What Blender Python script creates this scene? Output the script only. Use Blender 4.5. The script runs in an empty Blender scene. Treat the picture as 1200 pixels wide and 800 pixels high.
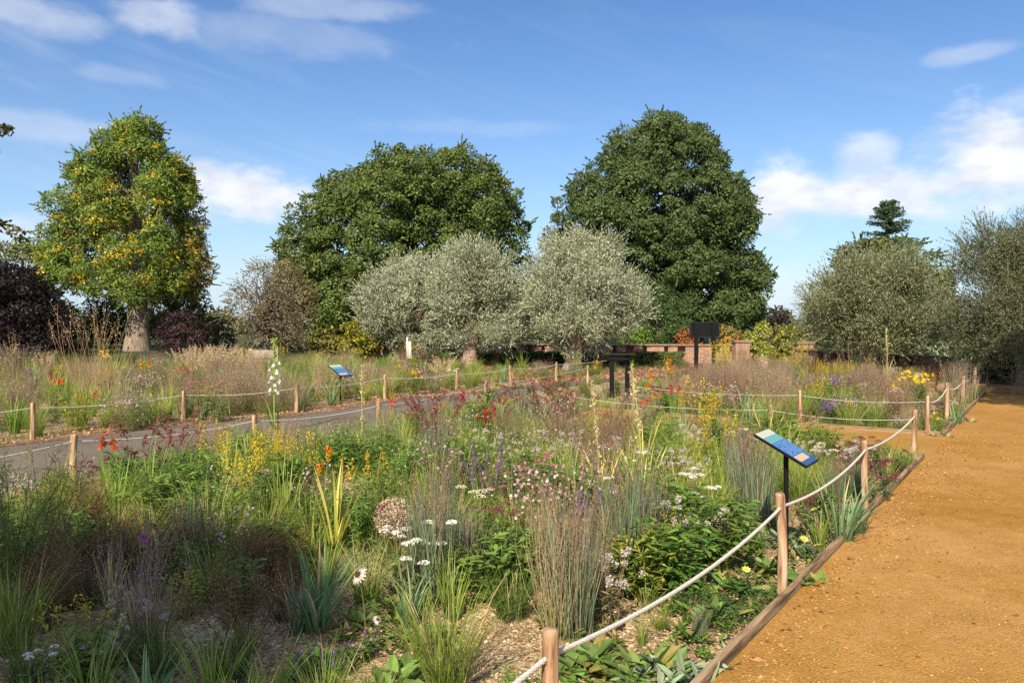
import bpy, math, random
import numpy as np
from mathutils import Vector

# ------------------------------------------------------------------ camera, sky, sun, exposure
SC = bpy.context.scene
COL = SC.collection
F, HZ, H = 933.0, 372.0, 1.65            # focal length in photo pixels, horizon row, eye height

cam = bpy.data.cameras.new('camera'); camo = bpy.data.objects.new('camera', cam); COL.objects.link(camo)
cam.sensor_width = 36; cam.lens = 36 * F / 1200; cam.shift_y = -(400 - HZ) / 1200
cam.clip_start = .05; cam.clip_end = 3000
camo.location = (0, 0, H); camo.rotation_euler = (math.radians(90), 0, 0)
SC.camera = camo

SUN_EL = math.radians(37)
SX, SY = .30, .954                        # horizontal direction the sunlight travels in
w = bpy.data.worlds.new('World'); SC.world = w; w.use_nodes = True
nt = w.node_tree; nt.nodes.clear()
def nd(t, typ, **kw):
    n = t.nodes.new(typ)
    for k, v in kw.items():
        if k.startswith('i_'): n.inputs[int(k[2:])].default_value = v
        else: setattr(n, k, v)
    return n
def mth(t, op, a, b=None, c=None, clamp=False):
    n = t.nodes.new('ShaderNodeMath'); n.operation = op; n.use_clamp = clamp
    for i, x in enumerate((a, b, c)):
        if x is None: continue
        if isinstance(x, (int, float)): n.inputs[i].default_value = x
        else: t.links.new(x, n.inputs[i])
    return n.outputs[0]
sky = nd(nt, 'ShaderNodeTexSky'); sky.sky_type = 'NISHITA'; sky.sun_disc = False
sky.sun_elevation = SUN_EL; sky.sun_rotation = math.atan2(-SX, -SY)
sky.altitude = 50; sky.air_density = 1.0; sky.dust_density = .1; sky.ozone_density = 3.5
tc = nd(nt, 'ShaderNodeTexCoord'); sep = nd(nt, 'ShaderNodeSeparateXYZ')
nt.links.new(tc.outputs['Generated'], sep.inputs[0])
az = mth(nt, 'ARCTAN2', sep.outputs[0], sep.outputs[1])
el = mth(nt, 'ARCSINE', sep.outputs[2])
cmb = nd(nt, 'ShaderNodeCombineXYZ')
nt.links.new(mth(nt, 'MULTIPLY', az, 1.0), cmb.inputs[0]); nt.links.new(mth(nt, 'MULTIPLY', el, 1.9), cmb.inputs[1])
def noise(t, vec, scale, detail, rough, dist=0.0):
    n = nd(t, 'ShaderNodeTexNoise'); n.inputs['Scale'].default_value = scale; n.inputs['Detail'].default_value = detail
    n.inputs['Roughness'].default_value = rough; n.inputs['Distortion'].default_value = dist
    t.links.new(vec, n.inputs['Vector']); return n.outputs['Fac']
n1 = noise(nt, cmb.outputs[0], 11, 9, .58, .2)
def az_el(px, py): return math.atan2(px - 600, F), math.atan2(HZ - py, math.hypot(F, px - 600))
# heaped clouds over the trees: azimuth, elevation, half widths, strength
CLOUDS = [(290, 228, 80, 34, 1.0), (248, 212, 40, 22, .8), (925, 230, 70, 36, 1.0), (985, 232, 80, 30, .95), (1060, 225, 75, 32, .9), (1165, 185, 78, 48, 1.0), (1110, 215, 60, 30, .8), (1015, 180, 34, 26, .55), (1000, 195, 26, 26, .4),
          (60, 152, 110, 18, .26), (30, 282, 60, 30, .4), (190, 16, 50, 22, .5), (20, 12, 70, 20, .4), (380, 8, 120, 16, .3), (1140, 62, 50, 10, .3), (330, 40, 150, 22, .2), (920, 345, 60, 30, .3), (1090, 235, 60, 30, .4),
          (140, 90, 60, 10, .18), (250, 330, 70, 40, .15), (1200, 118, 40, 14, .3), (560, 150, 150, 10, .12)]
tot = None
for (px, py, rx, ry, st) in CLOUDS:
    a0, e0 = az_el(px, py); ra, re = rx / F, ry / F
    da = mth(nt, 'DIVIDE', mth(nt, 'SUBTRACT', az, a0), ra)
    de = mth(nt, 'DIVIDE', mth(nt, 'SUBTRACT', el, e0), re)
    r2 = mth(nt, 'ADD', mth(nt, 'MULTIPLY', da, da), mth(nt, 'MULTIPLY', de, de))
    fall = mth(nt, 'SUBTRACT', 1.0, mth(nt, 'SQRT', r2))
    v = mth(nt, 'ADD', fall, mth(nt, 'MULTIPLY', mth(nt, 'SUBTRACT', n1, .5), 2.4))
    ss = nd(nt, 'ShaderNodeMapRange', interpolation_type='SMOOTHSTEP'); nt.links.new(v, ss.inputs[0])
    ss.inputs[1].default_value = -.28; ss.inputs[2].default_value = .72; ss.inputs[3].default_value = 0; ss.inputs[4].default_value = st
    tot = ss.outputs[0] if tot is None else mth(nt, 'MAXIMUM', tot, ss.outputs[0])
cir_v = nd(nt, 'ShaderNodeCombineXYZ')
nt.links.new(mth(nt, 'ADD', mth(nt, 'MULTIPLY', az, 1.0), mth(nt, 'MULTIPLY', el, 1.3)), cir_v.inputs[0])
nt.links.new(mth(nt, 'MULTIPLY', mth(nt, 'ADD', el, mth(nt, 'MULTIPLY', az, .25)), 5.0), cir_v.inputs[1])
n2 = noise(nt, cir_v.outputs[0], 4.0, 6, .6, .8)
cirrus = nd(nt, 'ShaderNodeMapRange', interpolation_type='SMOOTHSTEP'); nt.links.new(n2, cirrus.inputs[0])
cirrus.inputs[1].default_value = .45; cirrus.inputs[2].default_value = .8; cirrus.inputs[3].default_value = 0; cirrus.inputs[4].default_value = .20
# thin cirrus only to the west half of the sky
lf = nd(nt, 'ShaderNodeMapRange', interpolation_type='SMOOTHSTEP'); nt.links.new(az, lf.inputs[0])
lf.inputs[1].default_value = .35; lf.inputs[2].default_value = -.45; lf.inputs[3].default_value = .25; lf.inputs[4].default_value = 1
tot = mth(nt, 'MAXIMUM', tot, mth(nt, 'MULTIPLY', cirrus.outputs[0], lf.outputs[0]))
hz = mth(nt, 'MULTIPLY', mth(nt, 'POWER', 2.718, mth(nt, 'MULTIPLY', mth(nt, 'MAXIMUM', el, 0.0), -6.5)), .85)
# unseen broken cloud added behind and above the camera to neutralise blue shadows
rear = nd(nt, 'ShaderNodeMapRange', interpolation_type='SMOOTHSTEP'); nt.links.new(mth(nt, 'SUBTRACT', sep.outputs[1], mth(nt, 'MULTIPLY', sep.outputs[2], .55)), rear.inputs[0])
rear.inputs[1].default_value = .42; rear.inputs[2].default_value = -.15; rear.inputs[3].default_value = 0; rear.inputs[4].default_value = 1
n4 = noise(nt, tc.outputs['Generated'], 2.6, 6, .55)
rc_ = nd(nt, 'ShaderNodeMapRange', interpolation_type='SMOOTHSTEP'); nt.links.new(n4, rc_.inputs[0]); rc_.inputs[1].default_value = .30; rc_.inputs[2].default_value = .58
tot = mth(nt, 'MAXIMUM', tot, mth(nt, 'MULTIPLY', mth(nt, 'MULTIPLY', rear.outputs[0], rc_.outputs[0]), .45))
tot = mth(nt, 'MINIMUM', tot, .96)
cshade = nd(nt, 'ShaderNodeMixRGB'); cshade.inputs[1].default_value = (6.2, 6.6, 7.4, 1); cshade.inputs[2].default_value = (8.7, 8.7, 8.8, 1)
n3 = noise(nt, cmb.outputs[0], 17, 5, .55, .1)
nt.links.new(mth(nt, 'MULTIPLY_ADD', mth(nt, 'SUBTRACT', n3, .5), 3.0, .5, True), cshade.inputs[0])
hsv = nd(nt, 'ShaderNodeHueSaturation'); hsv.inputs['Saturation'].default_value = 1.2; hsv.inputs['Value'].default_value = 1.14; hsv.inputs['Hue'].default_value = .508
nt.links.new(sky.outputs[0], hsv.inputs['Color'])
mx = nd(nt, 'ShaderNodeMixRGB'); nt.links.new(tot, mx.inputs[0])
mh = nd(nt, 'ShaderNodeMixRGB'); nt.links.new(hz, mh.inputs[0]); nt.links.new(hsv.outputs[0], mh.inputs[1]); mh.inputs[2].default_value = (4.0, 5.7, 7.7, 1); nt.links.new(mh.outputs[0], mx.inputs[1]); nt.links.new(cshade.outputs[0], mx.inputs[2])
bg = nd(nt, 'ShaderNodeBackground'); bg.inputs[1].default_value = .09
nt.links.new(mx.outputs[0], bg.inputs[0])
wo = nd(nt, 'ShaderNodeOutputWorld'); nt.links.new(bg.outputs[0], wo.inputs[0])

sl = bpy.data.lights.new('sun', 'SUN'); sl.energy = 5.0; sl.angle = math.radians(.53); sl.color = (1, .885, .69)
so = bpy.data.objects.new('sun', sl); COL.objects.link(so)
so.rotation_euler = Vector((SX * math.cos(SUN_EL), SY * math.cos(SUN_EL), -math.sin(SUN_EL))).to_track_quat('-Z', 'Y').to_euler()
so.location = (-10, -30, 40)

SC.view_settings.view_transform = 'Standard'; SC.view_settings.look = 'None'
SC.view_settings.gamma = 1; SC.view_settings.use_curve_mapping = False
SC.view_settings.exposure = .47
SC.cycles.max_bounces = 6; SC.cycles.diffuse_bounces = 3; SC.cycles.transmission_bounces = 4; SC.cycles.glossy_bounces = 2
SC.cycles.use_denoising = False

# ------------------------------------------------------------------ helpers
R = np.random.default_rng(7)
random.seed(7)
def ground(px, py, z=0.0):
    d = (H - z) * F / (py - HZ); return np.array([(px - 600) * d / F, d, z])
def at(px, d, z=0.0): return np.array([(px - 600) * d / F, d, z])
def zpix(py, d): return H + (HZ - py) * d / F
def pix(p): return 600 + F * p[0] / p[1], HZ + F * (H - p[2]) / p[1]
def norm(v): return v / np.maximum(np.linalg.norm(v, axis=-1, keepdims=True), 1e-9)

def sines(rng, k, n=6):
    K = rng.normal(0, k, (n, 3)); ph = rng.uniform(0, 6.28, n)
    return lambda p: np.sin(p @ K.T + ph).sum(-1) / math.sqrt(n)

class MB:
    """collects vertices, faces and one colour per face"""
    def __init__(s): s.v = []; s.q = []; s.t = []; s.qc = []; s.tc = []; s.n = 0
    def add(s, V, Q, C):
        V = np.asarray(V, float).reshape(-1, 3); Q = np.asarray(Q, int)
        C = np.broadcast_to(np.asarray(C, float), (len(Q), 3))
        s.v.append(V)
        if Q.shape[1] == 4: s.q.append(Q + s.n); s.qc.append(C)
        else: s.t.append(Q + s.n); s.tc.append(C)
        s.n += len(V)
    def quads(s, P, C):
        n = len(P); s.add(P.reshape(-1, 3), np.arange(n * 4).reshape(n, 4), C)
    def tris(s, P, C):
        n = len(P); s.add(P.reshape(-1, 3), np.arange(n * 3).reshape(n, 3), C)
    def strips(s, P, C):                       # P (n,m,2,3), C (n,m-1,3)
        n, m = P.shape[:2]
        i = np.arange(n)[:, None] * m * 2 + np.arange(m - 1)[None, :] * 2
        Q = np.stack([i, i + 1, i + 3, i + 2], -1).reshape(-1, 4)
        s.add(P.reshape(-1, 3), Q, np.broadcast_to(C, (n, m - 1, 3)).reshape(-1, 3))
    def tubes(s, P, r, sides, C, cap=False):   # P (n,m,3), r (n,m)
        P = np.asarray(P, float); n, m = P.shape[:2]; r = np.broadcast_to(r, (n, m))
        T = norm(np.gradient(P, axis=1))
        ref = np.where(np.abs(T[..., 2:3]) > .9, np.array([1., 0, 0]), np.array([0, 0, 1.]))
        A = norm(np.cross(T, ref)); B = np.cross(T, A)
        a = np.arange(sides) * 2 * np.pi / sides
        ring = P[:, :, None] + r[:, :, None, None] * (np.cos(a)[None, None, :, None] * A[:, :, None] + np.sin(a)[None, None, :, None] * B[:, :, None])
        base = (np.arange(n) * m * sides)[:, None, None] + (np.arange(m - 1) * sides)[None, :, None]
        k = np.arange(sides)[None, None]; k2 = (k + 1) % sides
        Q = np.stack([base + k, base + k2, base + sides + k2, base + sides + k], -1).reshape(-1, 4)
        C = np.asarray(C, float)
        if C.ndim == 2: C = np.repeat(C, (m - 1) * sides, axis=0)
        s.add(ring.reshape(-1, 3), Q, C)
        if cap:
            for i in range(n):
                for e in (0, m - 1):
                    c = P[i, e]; rr = ring[i, e]
                    s.tris(np.stack([np.broadcast_to(c, rr.shape), rr, np.roll(rr, -1, 0)], 1), C if C.ndim == 1 else C[i * (m - 1) * sides])
    def box(s, c, size, ax=(1, 0, 0), ay=(0, 1, 0), az_=(0, 0, 1), col=(.5, .5, .5)):
        ax, ay, az_ = (np.array(k, float) for k in (ax, ay, az_)); c = np.array(c, float)
        h = np.array(size) / 2
        V = [c + sx * h[0] * ax + sy * h[1] * ay + sz * h[2] * az_ for sz in (-1, 1) for sy in (-1, 1) for sx in (-1, 1)]
        s.add(V, [(0, 2, 3, 1), (4, 5, 7, 6), (0, 1, 5, 4), (2, 6, 7, 3), (0, 4, 6, 2), (1, 3, 7, 5)], col)
    def lathe(s, c, prof, sides, col, wob=0):
        a = np.arange(sides) * 2 * np.pi / sides
        V = np.array([[[r * math.cos(t), r * math.sin(t), z] for t in a] for r, z in prof]) + np.array(c)
        m = len(prof); i = np.arange(m - 1)[:, None] * sides; k = np.arange(sides)[None]; k2 = (k + 1) % sides
        s.add(V.reshape(-1, 3), np.stack([i + k, i + k2, i + sides + k2, i + sides + k], -1).reshape(-1, 4), col)
    def mesh(s, name):
        me = bpy.data.meshes.new(name)
        V = np.concatenate(s.v) if s.v else np.zeros((0, 3))
        q = np.concatenate(s.q) if s.q else np.zeros((0, 4), int); t = np.concatenate(s.t) if s.t else np.zeros((0, 3), int)
        cs = [np.concatenate(x) for x in (s.qc, s.tc) if x]
        me.vertices.add(len(V)); me.vertices.foreach_set('co', V.astype(np.float32).ravel())
        loops = np.concatenate([q.ravel(), t.ravel()]).astype(np.int32)
        me.loops.add(len(loops)); me.loops.foreach_set('vertex_index', loops)
        me.polygons.add(len(q) + len(t))
        tot = np.concatenate([np.full(len(q), 4), np.full(len(t), 3)]).astype(np.int32)
        st = np.concatenate([[0], np.cumsum(tot)[:-1]]).astype(np.int32)
        me.polygons.foreach_set('loop_start', st); me.polygons.foreach_set('loop_total', tot)
        me.update(calc_edges=True); me.polygons.foreach_set('use_smooth', np.zeros(len(me.polygons), bool))
        at_ = me.attributes.new('col', 'FLOAT_COLOR', 'FACE')
        c = np.concatenate(cs) if cs else np.zeros((0, 3))
        at_.data.foreach_set('color', np.concatenate([c, np.ones((len(c), 1))], 1).astype(np.float32).ravel())
        return me
    def build(s, name, mat, parent=None, smooth=False):
        me = s.mesh(name); me.materials.append(mat)
        if smooth: me.polygons.foreach_set('use_smooth', np.ones(len(me.polygons), bool))
        o = bpy.data.objects.new(name, me); COL.objects.link(o)
        if parent is not None: o.parent = parent
        return o
def tag(o, label=None, cat=None, group=None, kind=None):
    for k, v in (('label', label), ('category', cat), ('group', group), ('kind', kind)):
        if v: o[k] = v
    if cat and not kind: o['kind'] = 'thing'
    return o
def empty(name, loc, label, cat, group=None):
    o = bpy.data.objects.new(name, None); COL.objects.link(o); o.location = [float(x) for x in loc]; o.empty_display_size = .1
    return tag(o, label, cat, group)

# ------------------------------------------------------------------ materials
def mat(name):
    m = bpy.data.materials.new(name); m.use_nodes = True; t = m.node_tree; t.nodes.clear()
    out = nd(t, 'ShaderNodeOutputMaterial'); return m, t, out
def veg_mat(name, trans=.3, rough=.55, spec=.25, jit=.35, gain=1.0, sat=1.0):
    m, t, out = mat(name)
    a = nd(t, 'ShaderNodeAttribute'); a.attribute_name = 'col'
    g = nd(t, 'ShaderNodeNewGeometry')
    h = nd(t, 'ShaderNodeHueSaturation'); t.links.new(a.outputs['Color'], h.inputs['Color'])
    t.links.new(mth(t, 'MULTIPLY_ADD', g.outputs['Random Per Island'], jit * 2 * gain, (1 - jit) * gain), h.inputs['Value']); h.inputs['Saturation'].default_value = sat
    oi = nd(t, 'ShaderNodeObjectInfo')
    t.links.new(mth(t, 'MULTIPLY_ADD', oi.outputs['Random'], .03, .485), h.inputs['Hue'])
    p = nd(t, 'ShaderNodeBsdfPrincipled'); p.inputs['Roughness'].default_value = rough; p.inputs['Specular IOR Level'].default_value = spec
    t.links.new(h.outputs[0], p.inputs['Base Color'])
    tr = nd(t, 'ShaderNodeBsdfTranslucent'); t.links.new(h.outputs[0], tr.inputs[0])
    ms = nd(t, 'ShaderNodeMixShader'); ms.inputs[0].default_value = trans
    t.links.new(p.outputs[0], ms.inputs[1]); t.links.new(tr.outputs[0], ms.inputs[2]); t.links.new(ms.outputs[0], out.inputs[0])
    return m
LEAF = veg_mat('leaf', .36, gain=1.75); PETAL = veg_mat('petal', .3, .6, .15, .2, 1.1); DRY = veg_mat('dry_stem', .3, .7, .1, .3, 1.6); TREELEAF = veg_mat('tree_leaf', .3, .5, .3, .3, 1.65); OLIVELEAF = veg_mat('olive_leaf', .25, .45, .35, .3, 1.6)
def solid(name, ramp, scale, bump=.3, bscale=None, rough=.85, stretch=(1, 1, 1), detail=6, dist=.002, coord='Object', spec=.2, rotz=0):
    """noise coloured solid; ramp = list of (pos, rgb)"""
    m, t, out = mat(name)
    c = nd(t, 'ShaderNodeTexCoord'); mp = nd(t, 'ShaderNodeMapping'); mp.vector_type = 'TEXTURE'; mp.inputs['Scale'].default_value = tuple(1 / k for k in stretch); mp.inputs['Rotation'].default_value[2] = rotz
    t.links.new(c.outputs[coord], mp.inputs[0])
    f = noise(t, mp.outputs[0], scale, detail, .62)
    cr = nd(t, 'ShaderNodeValToRGB'); e = cr.color_ramp.elements
    while len(e) < len(ramp): e.new(.5)
    for k, (p, rgb) in enumerate(ramp): e[k].position = p; e[k].color = (*rgb, 1)
    t.links.new(f, cr.inputs[0])
    p = nd(t, 'ShaderNodeBsdfPrincipled'); p.inputs['Roughness'].default_value = rough; p.inputs['Specular IOR Level'].default_value = spec
    t.links.new(cr.outputs[0], p.inputs['Base Color'])
    b = nd(t, 'ShaderNodeBump'); b.inputs['Strength'].default_value = bump; b.inputs['Distance'].default_value = dist
    t.links.new(noise(t, mp.outputs[0], bscale or scale * 3, 5, .6), b.inputs['Height']); t.links.new(b.outputs[0], p.inputs['Normal'])
    t.links.new(p.outputs[0], out.inputs[0]); return m
def plain(name, rgb, rough=.5, spec=.4, metal=0):
    m, t, out = mat(name); p = nd(t, 'ShaderNodeBsdfPrincipled'); p.inputs['Base Color'].default_value = (*rgb, 1)
    p.inputs['Roughness'].default_value = rough; p.inputs['Specular IOR Level'].default_value = spec; p.inputs['Metallic'].default_value = metal
    c = nd(t, 'ShaderNodeTexCoord'); b = nd(t, 'ShaderNodeBump'); b.inputs['Strength'].default_value = .08; b.inputs['Distance'].default_value = .001
    t.links.new(noise(t, c.outputs['Object'], 60, 4, .6), b.inputs['Height']); t.links.new(b.outputs[0], p.inputs['Normal'])
    t.links.new(p.outputs[0], out.inputs[0]); return m
ASHBARK = solid('ash_bark', [(.35, (.14, .11, .085)), (.5, (.30, .235, .185)), (.65, (.42, .34, .275))], 14, 1.0, 30, .95, (1, 1, .2), dist=.06)
BARK = solid('bark', [(.3, (.06, .045, .035)), (.6, (.17, .13, .10)), (.8, (.26, .21, .17))], 9, .9, 22, .95, (1, 1, .25), dist=.03)
PALEBARK = solid('pale_bark', [(.3, (.18, .12, .085)), (.55, (.34, .25, .19)), (.8, (.46, .36, .29))], 7, .9, 18, .95, (1, 1, .3), dist=.04)
STAKE = solid('peeled_stake', [(.37, (.17, .09, .05)), (.45, (.36, .215, .12)), (.53, (.47, .31, .185)), (.63, (.53, .42, .30))], 26, .6, 60, .8, (1, 1, .10), dist=.005)
OLDWOOD = solid('weathered_timber', [(.37, (.11, .07, .04)), (.5, (.31, .20, .11)), (.63, (.42, .31, .19))], 26, .7, 60, .85, (.09, 1, 1), dist=.006, rotz=math.atan2(.8247, .5655))
CROSSWOOD = solid('weathered_cross_timber', [(.3, (.12, .075, .04)), (.5, (.27, .17, .09)), (.7, (.36, .25, .14))], 26, .7, 60, .85, (1, .09, 1), dist=.006, rotz=math.atan2(.8247, .5655))
COPING = solid('coping_timber', [(.3, (.17, .12, .08)), (.7, (.34, .26, .17))], 6, .4, 20, .85, dist=.006)
ROPE = solid('pale_rope', [(.3, (.45, .41, .36)), (.7, (.68, .64, .58))], 90, .6, 160, .9, dist=.004)
BLACK = plain('black_paint', (.006, .006, .007), .55, .2)
WHITE = plain('white_board', (.75, .74, .70), .6)
STONE = solid('pale_stone', [(.3, (.26, .23, .19)), (.7, (.42, .38, .32))], 12, .4, 40)
def chips_mat(name, cols, cell, big, bump=.9, dist=.012, worn=0.0):
    m, t, out = mat(name); c = nd(t, 'ShaderNodeTexCoord')
    vo = nd(t, 'ShaderNodeTexVoronoi'); vo.inputs['Scale'].default_value = cell; t.links.new(c.outputs['Object'], vo.inputs['Vector'])
    s = nd(t, 'ShaderNodeSeparateColor'); t.links.new(vo.outputs['Color'], s.inputs[0])
    n = noise(t, c.outputs['Object'], big, 5, .6)
    cr = nd(t, 'ShaderNodeValToRGB'); e = cr.color_ramp.elements
    while len(e) < len(cols): e.new(.5)
    for k, (p, rgb) in enumerate(cols): e[k].position = p; e[k].color = (*rgb, 1)
    t.links.new(mth(t, 'ADD', mth(t, 'MULTIPLY', s.outputs[0], .62), mth(t, 'MULTIPLY', mth(t, 'SUBTRACT', n, .28), .85)), cr.inputs[0])
    p = nd(t, 'ShaderNodeBsdfPrincipled'); p.inputs['Roughness'].default_value = .92; p.inputs['Specular IOR Level'].default_value = .15
    hv = nd(t, 'ShaderNodeHueSaturation'); t.links.new(cr.outputs[0], hv.inputs['Color'])
    wn = mth(t, 'SUBTRACT', noise(t, c.outputs['Object'], .55, 6, .68, .4), .5); wn2 = mth(t, 'SUBTRACT', noise(t, c.outputs['Object'], 7, 6, .7, .3), .5)
    t.links.new(mth(t, 'MULTIPLY_ADD', mth(t, 'ADD', wn, mth(t, 'MULTIPLY', wn2, .7)), worn * 2.2, 1.0), hv.inputs['Value']); t.links.new(mth(t, 'MULTIPLY_ADD', wn, -worn * .8, 1.0), hv.inputs['Saturation'])
    t.links.new(hv.outputs[0], p.inputs['Base Color'])
    b = nd(t, 'ShaderNodeBump'); b.inputs['Strength'].default_value = bump; b.inputs['Distance'].default_value = dist
    t.links.new(mth(t, 'ADD', mth(t, 'SUBTRACT', 1.0, vo.outputs['Distance']), mth(t, 'MULTIPLY', noise(t, c.outputs['Object'], 3.0, 6, .6), 1.5)), b.inputs['Height'])
    t.links.new(b.outputs[0], p.inputs['Normal']); t.links.new(p.outputs[0], out.inputs[0]); return m
SHINGLE = chips_mat('shingle', [(.1, (.13, .08, .04)), (.45, (.36, .24, .125)), (.75, (.48, .35, .20)), (.98, (.58, .47, .32))], 55, 1.6, worn=.3)
OCHRE = chips_mat('ochre_hoggin', [(.0, (.26, .13, .034)), (.4, (.43, .225, .054)), (.75, (.475, .255, .066)), (1, (.51, .30, .10))], 120, 1.3, .8, .008, .42)
ASPHALT = chips_mat('asphalt', [(.1, (.105, .085, .065)), (.5, (.17, .14, .11)), (.95, (.23, .195, .155))], 80, .7, .4, .004, .35)
MULCH = chips_mat('mulch', [(.1, (.09, .05, .03)), (.5, (.24, .145, .085)), (.9, (.36, .25, .16))], 22, .8, .8, .03)
SOIL = solid('rough_turf', [(.3, (.045, .06, .02)), (.55, (.075, .085, .03)), (.75, (.14, .11, .05))], .6, .5, 9, .95, dist=.05)
def brick_mat():
    m, t, out = mat('brick'); c = nd(t, 'ShaderNodeTexCoord')
    sx = nd(t, 'ShaderNodeSeparateXYZ'); t.links.new(c.outputs['Object'], sx.inputs[0])
    cb = nd(t, 'ShaderNodeCombineXYZ'); t.links.new(mth(t, 'ADD', sx.outputs[0], sx.outputs[1]), cb.inputs[0]); t.links.new(sx.outputs[2], cb.inputs[1])
    b = nd(t, 'ShaderNodeTexBrick'); b.inputs['Scale'].default_value = 1; b.inputs['Brick Width'].default_value = .225; b.inputs['Row Height'].default_value = .075
    b.inputs['Mortar Size'].default_value = .008; b.inputs['Color1'].default_value = (.36, .20, .12, 1); b.inputs['Color2'].default_value = (.27, .13, .08, 1); b.inputs['Mortar'].default_value = (.4, .34, .27, 1)
    t.links.new(cb.outputs[0], b.inputs['Vector'])
    n = noise(t, c.outputs['Object'], 3, 5, .6); h = nd(t, 'ShaderNodeHueSaturation'); t.links.new(b.outputs[0], h.inputs['Color']); t.links.new(mth(t, 'MULTIPLY_ADD', n, 1.1, .5), h.inputs['Value'])
    p = nd(t, 'ShaderNodeBsdfPrincipled'); p.inputs['Roughness'].default_value = .9; t.links.new(h.outputs[0], p.inputs['Base Color']); t.links.new(p.outputs[0], out.inputs[0])
    return m
BRICK = brick_mat()

# ------------------------------------------------------------------ geometry of the beds and paths
K0 = np.array([.975, 3.64]); U = np.array([.5655, .8247]); N = np.array([-.8247, .5655])   # kerb line, along it, to the bed side
def kerb(s, off=0): return K0 + U * s + N * off
S_E1, S_E2 = 6.69, 8.64                    # where the near bed ends and the next bed starts, along the kerb
def poly(name, pts, z, m, kind='structure'):
    mb = MB(); n = len(pts)
    me = bpy.data.meshes.new(name); me.from_pydata([(float(p[0]), float(p[1]), z) for p in pts], [], [tuple(range(n))])
    me.materials.append(m); o = bpy.data.objects.new(name, me); COL.objects.link(o); o['kind'] = kind; return o
poly('ground', [(-900, -900), (900, -900), (900, 900), (-900, 900)], -.02, SOIL)
NEARF = [ground(-260, 640)[:2], ground(87, 568)[:2], ground(298, 536)[:2], ground(443, 512)[:2], ground(570, 478)[:2], ground(689, 452)[:2], ground(800, 441)[:2]]
FARF = [ground(-260, 548)[:2], ground(38, 514)[:2], ground(215, 494)[:2], ground(347, 483)[:2], ground(451, 467)[:2], ground(535, 460)[:2], ground(598, 452)[:2], ground(652, 446)[:2], ground(760, 434)[:2], ground(1000, 431)[:2]]
def shift(pl, d):
    out = []
    for i, p in enumerate(pl):
        a = pl[max(i - 1, 0)]; b = pl[min(i + 1, len(pl) - 1)]; t = norm(np.array(b) - np.array(a)); out.append(np.array(p) + np.array([-t[1], t[0]]) * d)
    return out
def smooth(pl, k=8):
    P = np.array(pl); out = []
    for i in range(len(P) - 1):
        p0, p1, p2, p3 = P[max(i - 1, 0)], P[i], P[i + 1], P[min(i + 2, len(P) - 1)]
        for t in np.arange(k) / k:
            out.append(.5 * ((2 * p1) + (-p0 + p2) * t + (2 * p0 - 5 * p1 + 4 * p2 - p3) * t * t + (-p0 + 3 * p1 - 3 * p2 + p3) * t ** 3))
    out.append(P[-1]); return out
def band(name, a, b, z, m):
    n = min(len(a), len(b)); mb = MB()
    P = np.zeros((1, n, 2, 3)); P[0, :, 0, :2] = a[:n]; P[0, :, 1, :2] = b[:n]; P[..., 2] = z
    mb.strips(P, np.full((1, n - 1, 3), .3)); o = mb.build(name, m); o['kind'] = 'structure'; return o
def resample(pl, n):
    P = np.array(pl); L = np.concatenate([[0], np.cumsum(np.linalg.norm(np.diff(P, axis=0), axis=1))])
    s = np.linspace(0, L[-1], n); return np.stack([np.interp(s, L, P[:, k]) for k in range(P.shape[1])], 1)
near_edge = smooth(shift(NEARF, .32)); far_edge = smooth(shift(FARF, -.42))
# gravel sheets of the beds, mulch under the olives, then the paths
poly('bed_gravel', [(-30, 1), (-3, -1.2), kerb(-6), kerb(20), (14, 26.5), (-34, 26.5)], -.012, SHINGLE)
poly('mulch_ground', [at(560, 22.6), at(700, 22.4), at(900, 21), (11.5, 20.5), (16, 34), (-6, 34), at(500, 26)], -.008, MULCH)
a_, b_ = resample(near_edge, 60), resample(far_edge, 60)
band('asphalt_path', a_, b_, -.002, ASPHALT)
band('earth_verge', b_, resample(smooth(shift(FARF, -.08)), 60), .002, MULCH)
poly('gravel_path', [kerb(-7), kerb(16.4), kerb(16.4, -6), kerb(-7, -6)], .05, OCHRE)
poly('side_path', [kerb(S_E1), kerb(S_E1, 5.4), kerb(S_E2, 5.4), kerb(S_E2)], .046, OCHRE)

def timber(p, q, w_, z0, z1, label, group=None, mat_=OLDWOOD, inset=0):
    p, q = np.array(p), np.array(q); t = norm(q - p); n_ = np.array([-t[1], t[0]]); L = np.linalg.norm(q - p)
    mb = MB(); k = max(2, int(L / .6)); s = np.linspace(0, L, k + 1)
    wob = np.interp(s, np.linspace(0, L, 6), R.normal(0, .006, 6)); zw = np.interp(s, np.linspace(0, L, 7), R.normal(0, .005, 7))
    c = .006
    ring = []
    for i in range(k + 1):
        b = p + t * s[i] + n_ * wob[i]
        prof = [(-w_ / 2, z0), (-w_ / 2, z1 - c), (-w_ / 2 + c, z1), (w_ / 2 - c, z1), (w_ / 2, z1 - c), (w_ / 2, z0)]
        ring.append([[*(b + n_ * o_), zz + (zw[i] if zz > z0 else 0)] for o_, zz in prof])
    V = np.array(ring); m_ = V.shape[1]
    Q = [(i * m_ + j, i * m_ + j + 1, (i + 1) * m_ + j + 1, (i + 1) * m_ + j) for i in range(k) for j in range(m_ - 1)]
    mb.add(V.reshape(-1, 3), Q, (.3, .2, .1))
    for i in (0, k): mb.add(V[i], [(0, 1, 4, 5), (1, 2, 3, 4)], (.3, .2, .1))
    o = mb.build('edging_board', mat_); tag(o, label, 'edging board', group); return o
EG = 'timber edging boards along the paths'
timber(kerb(-6.5, .03), kerb(-1.4, .03), .036, -.03, .10, 'timber edging board of the ochre path closest to the camera', EG)
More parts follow.
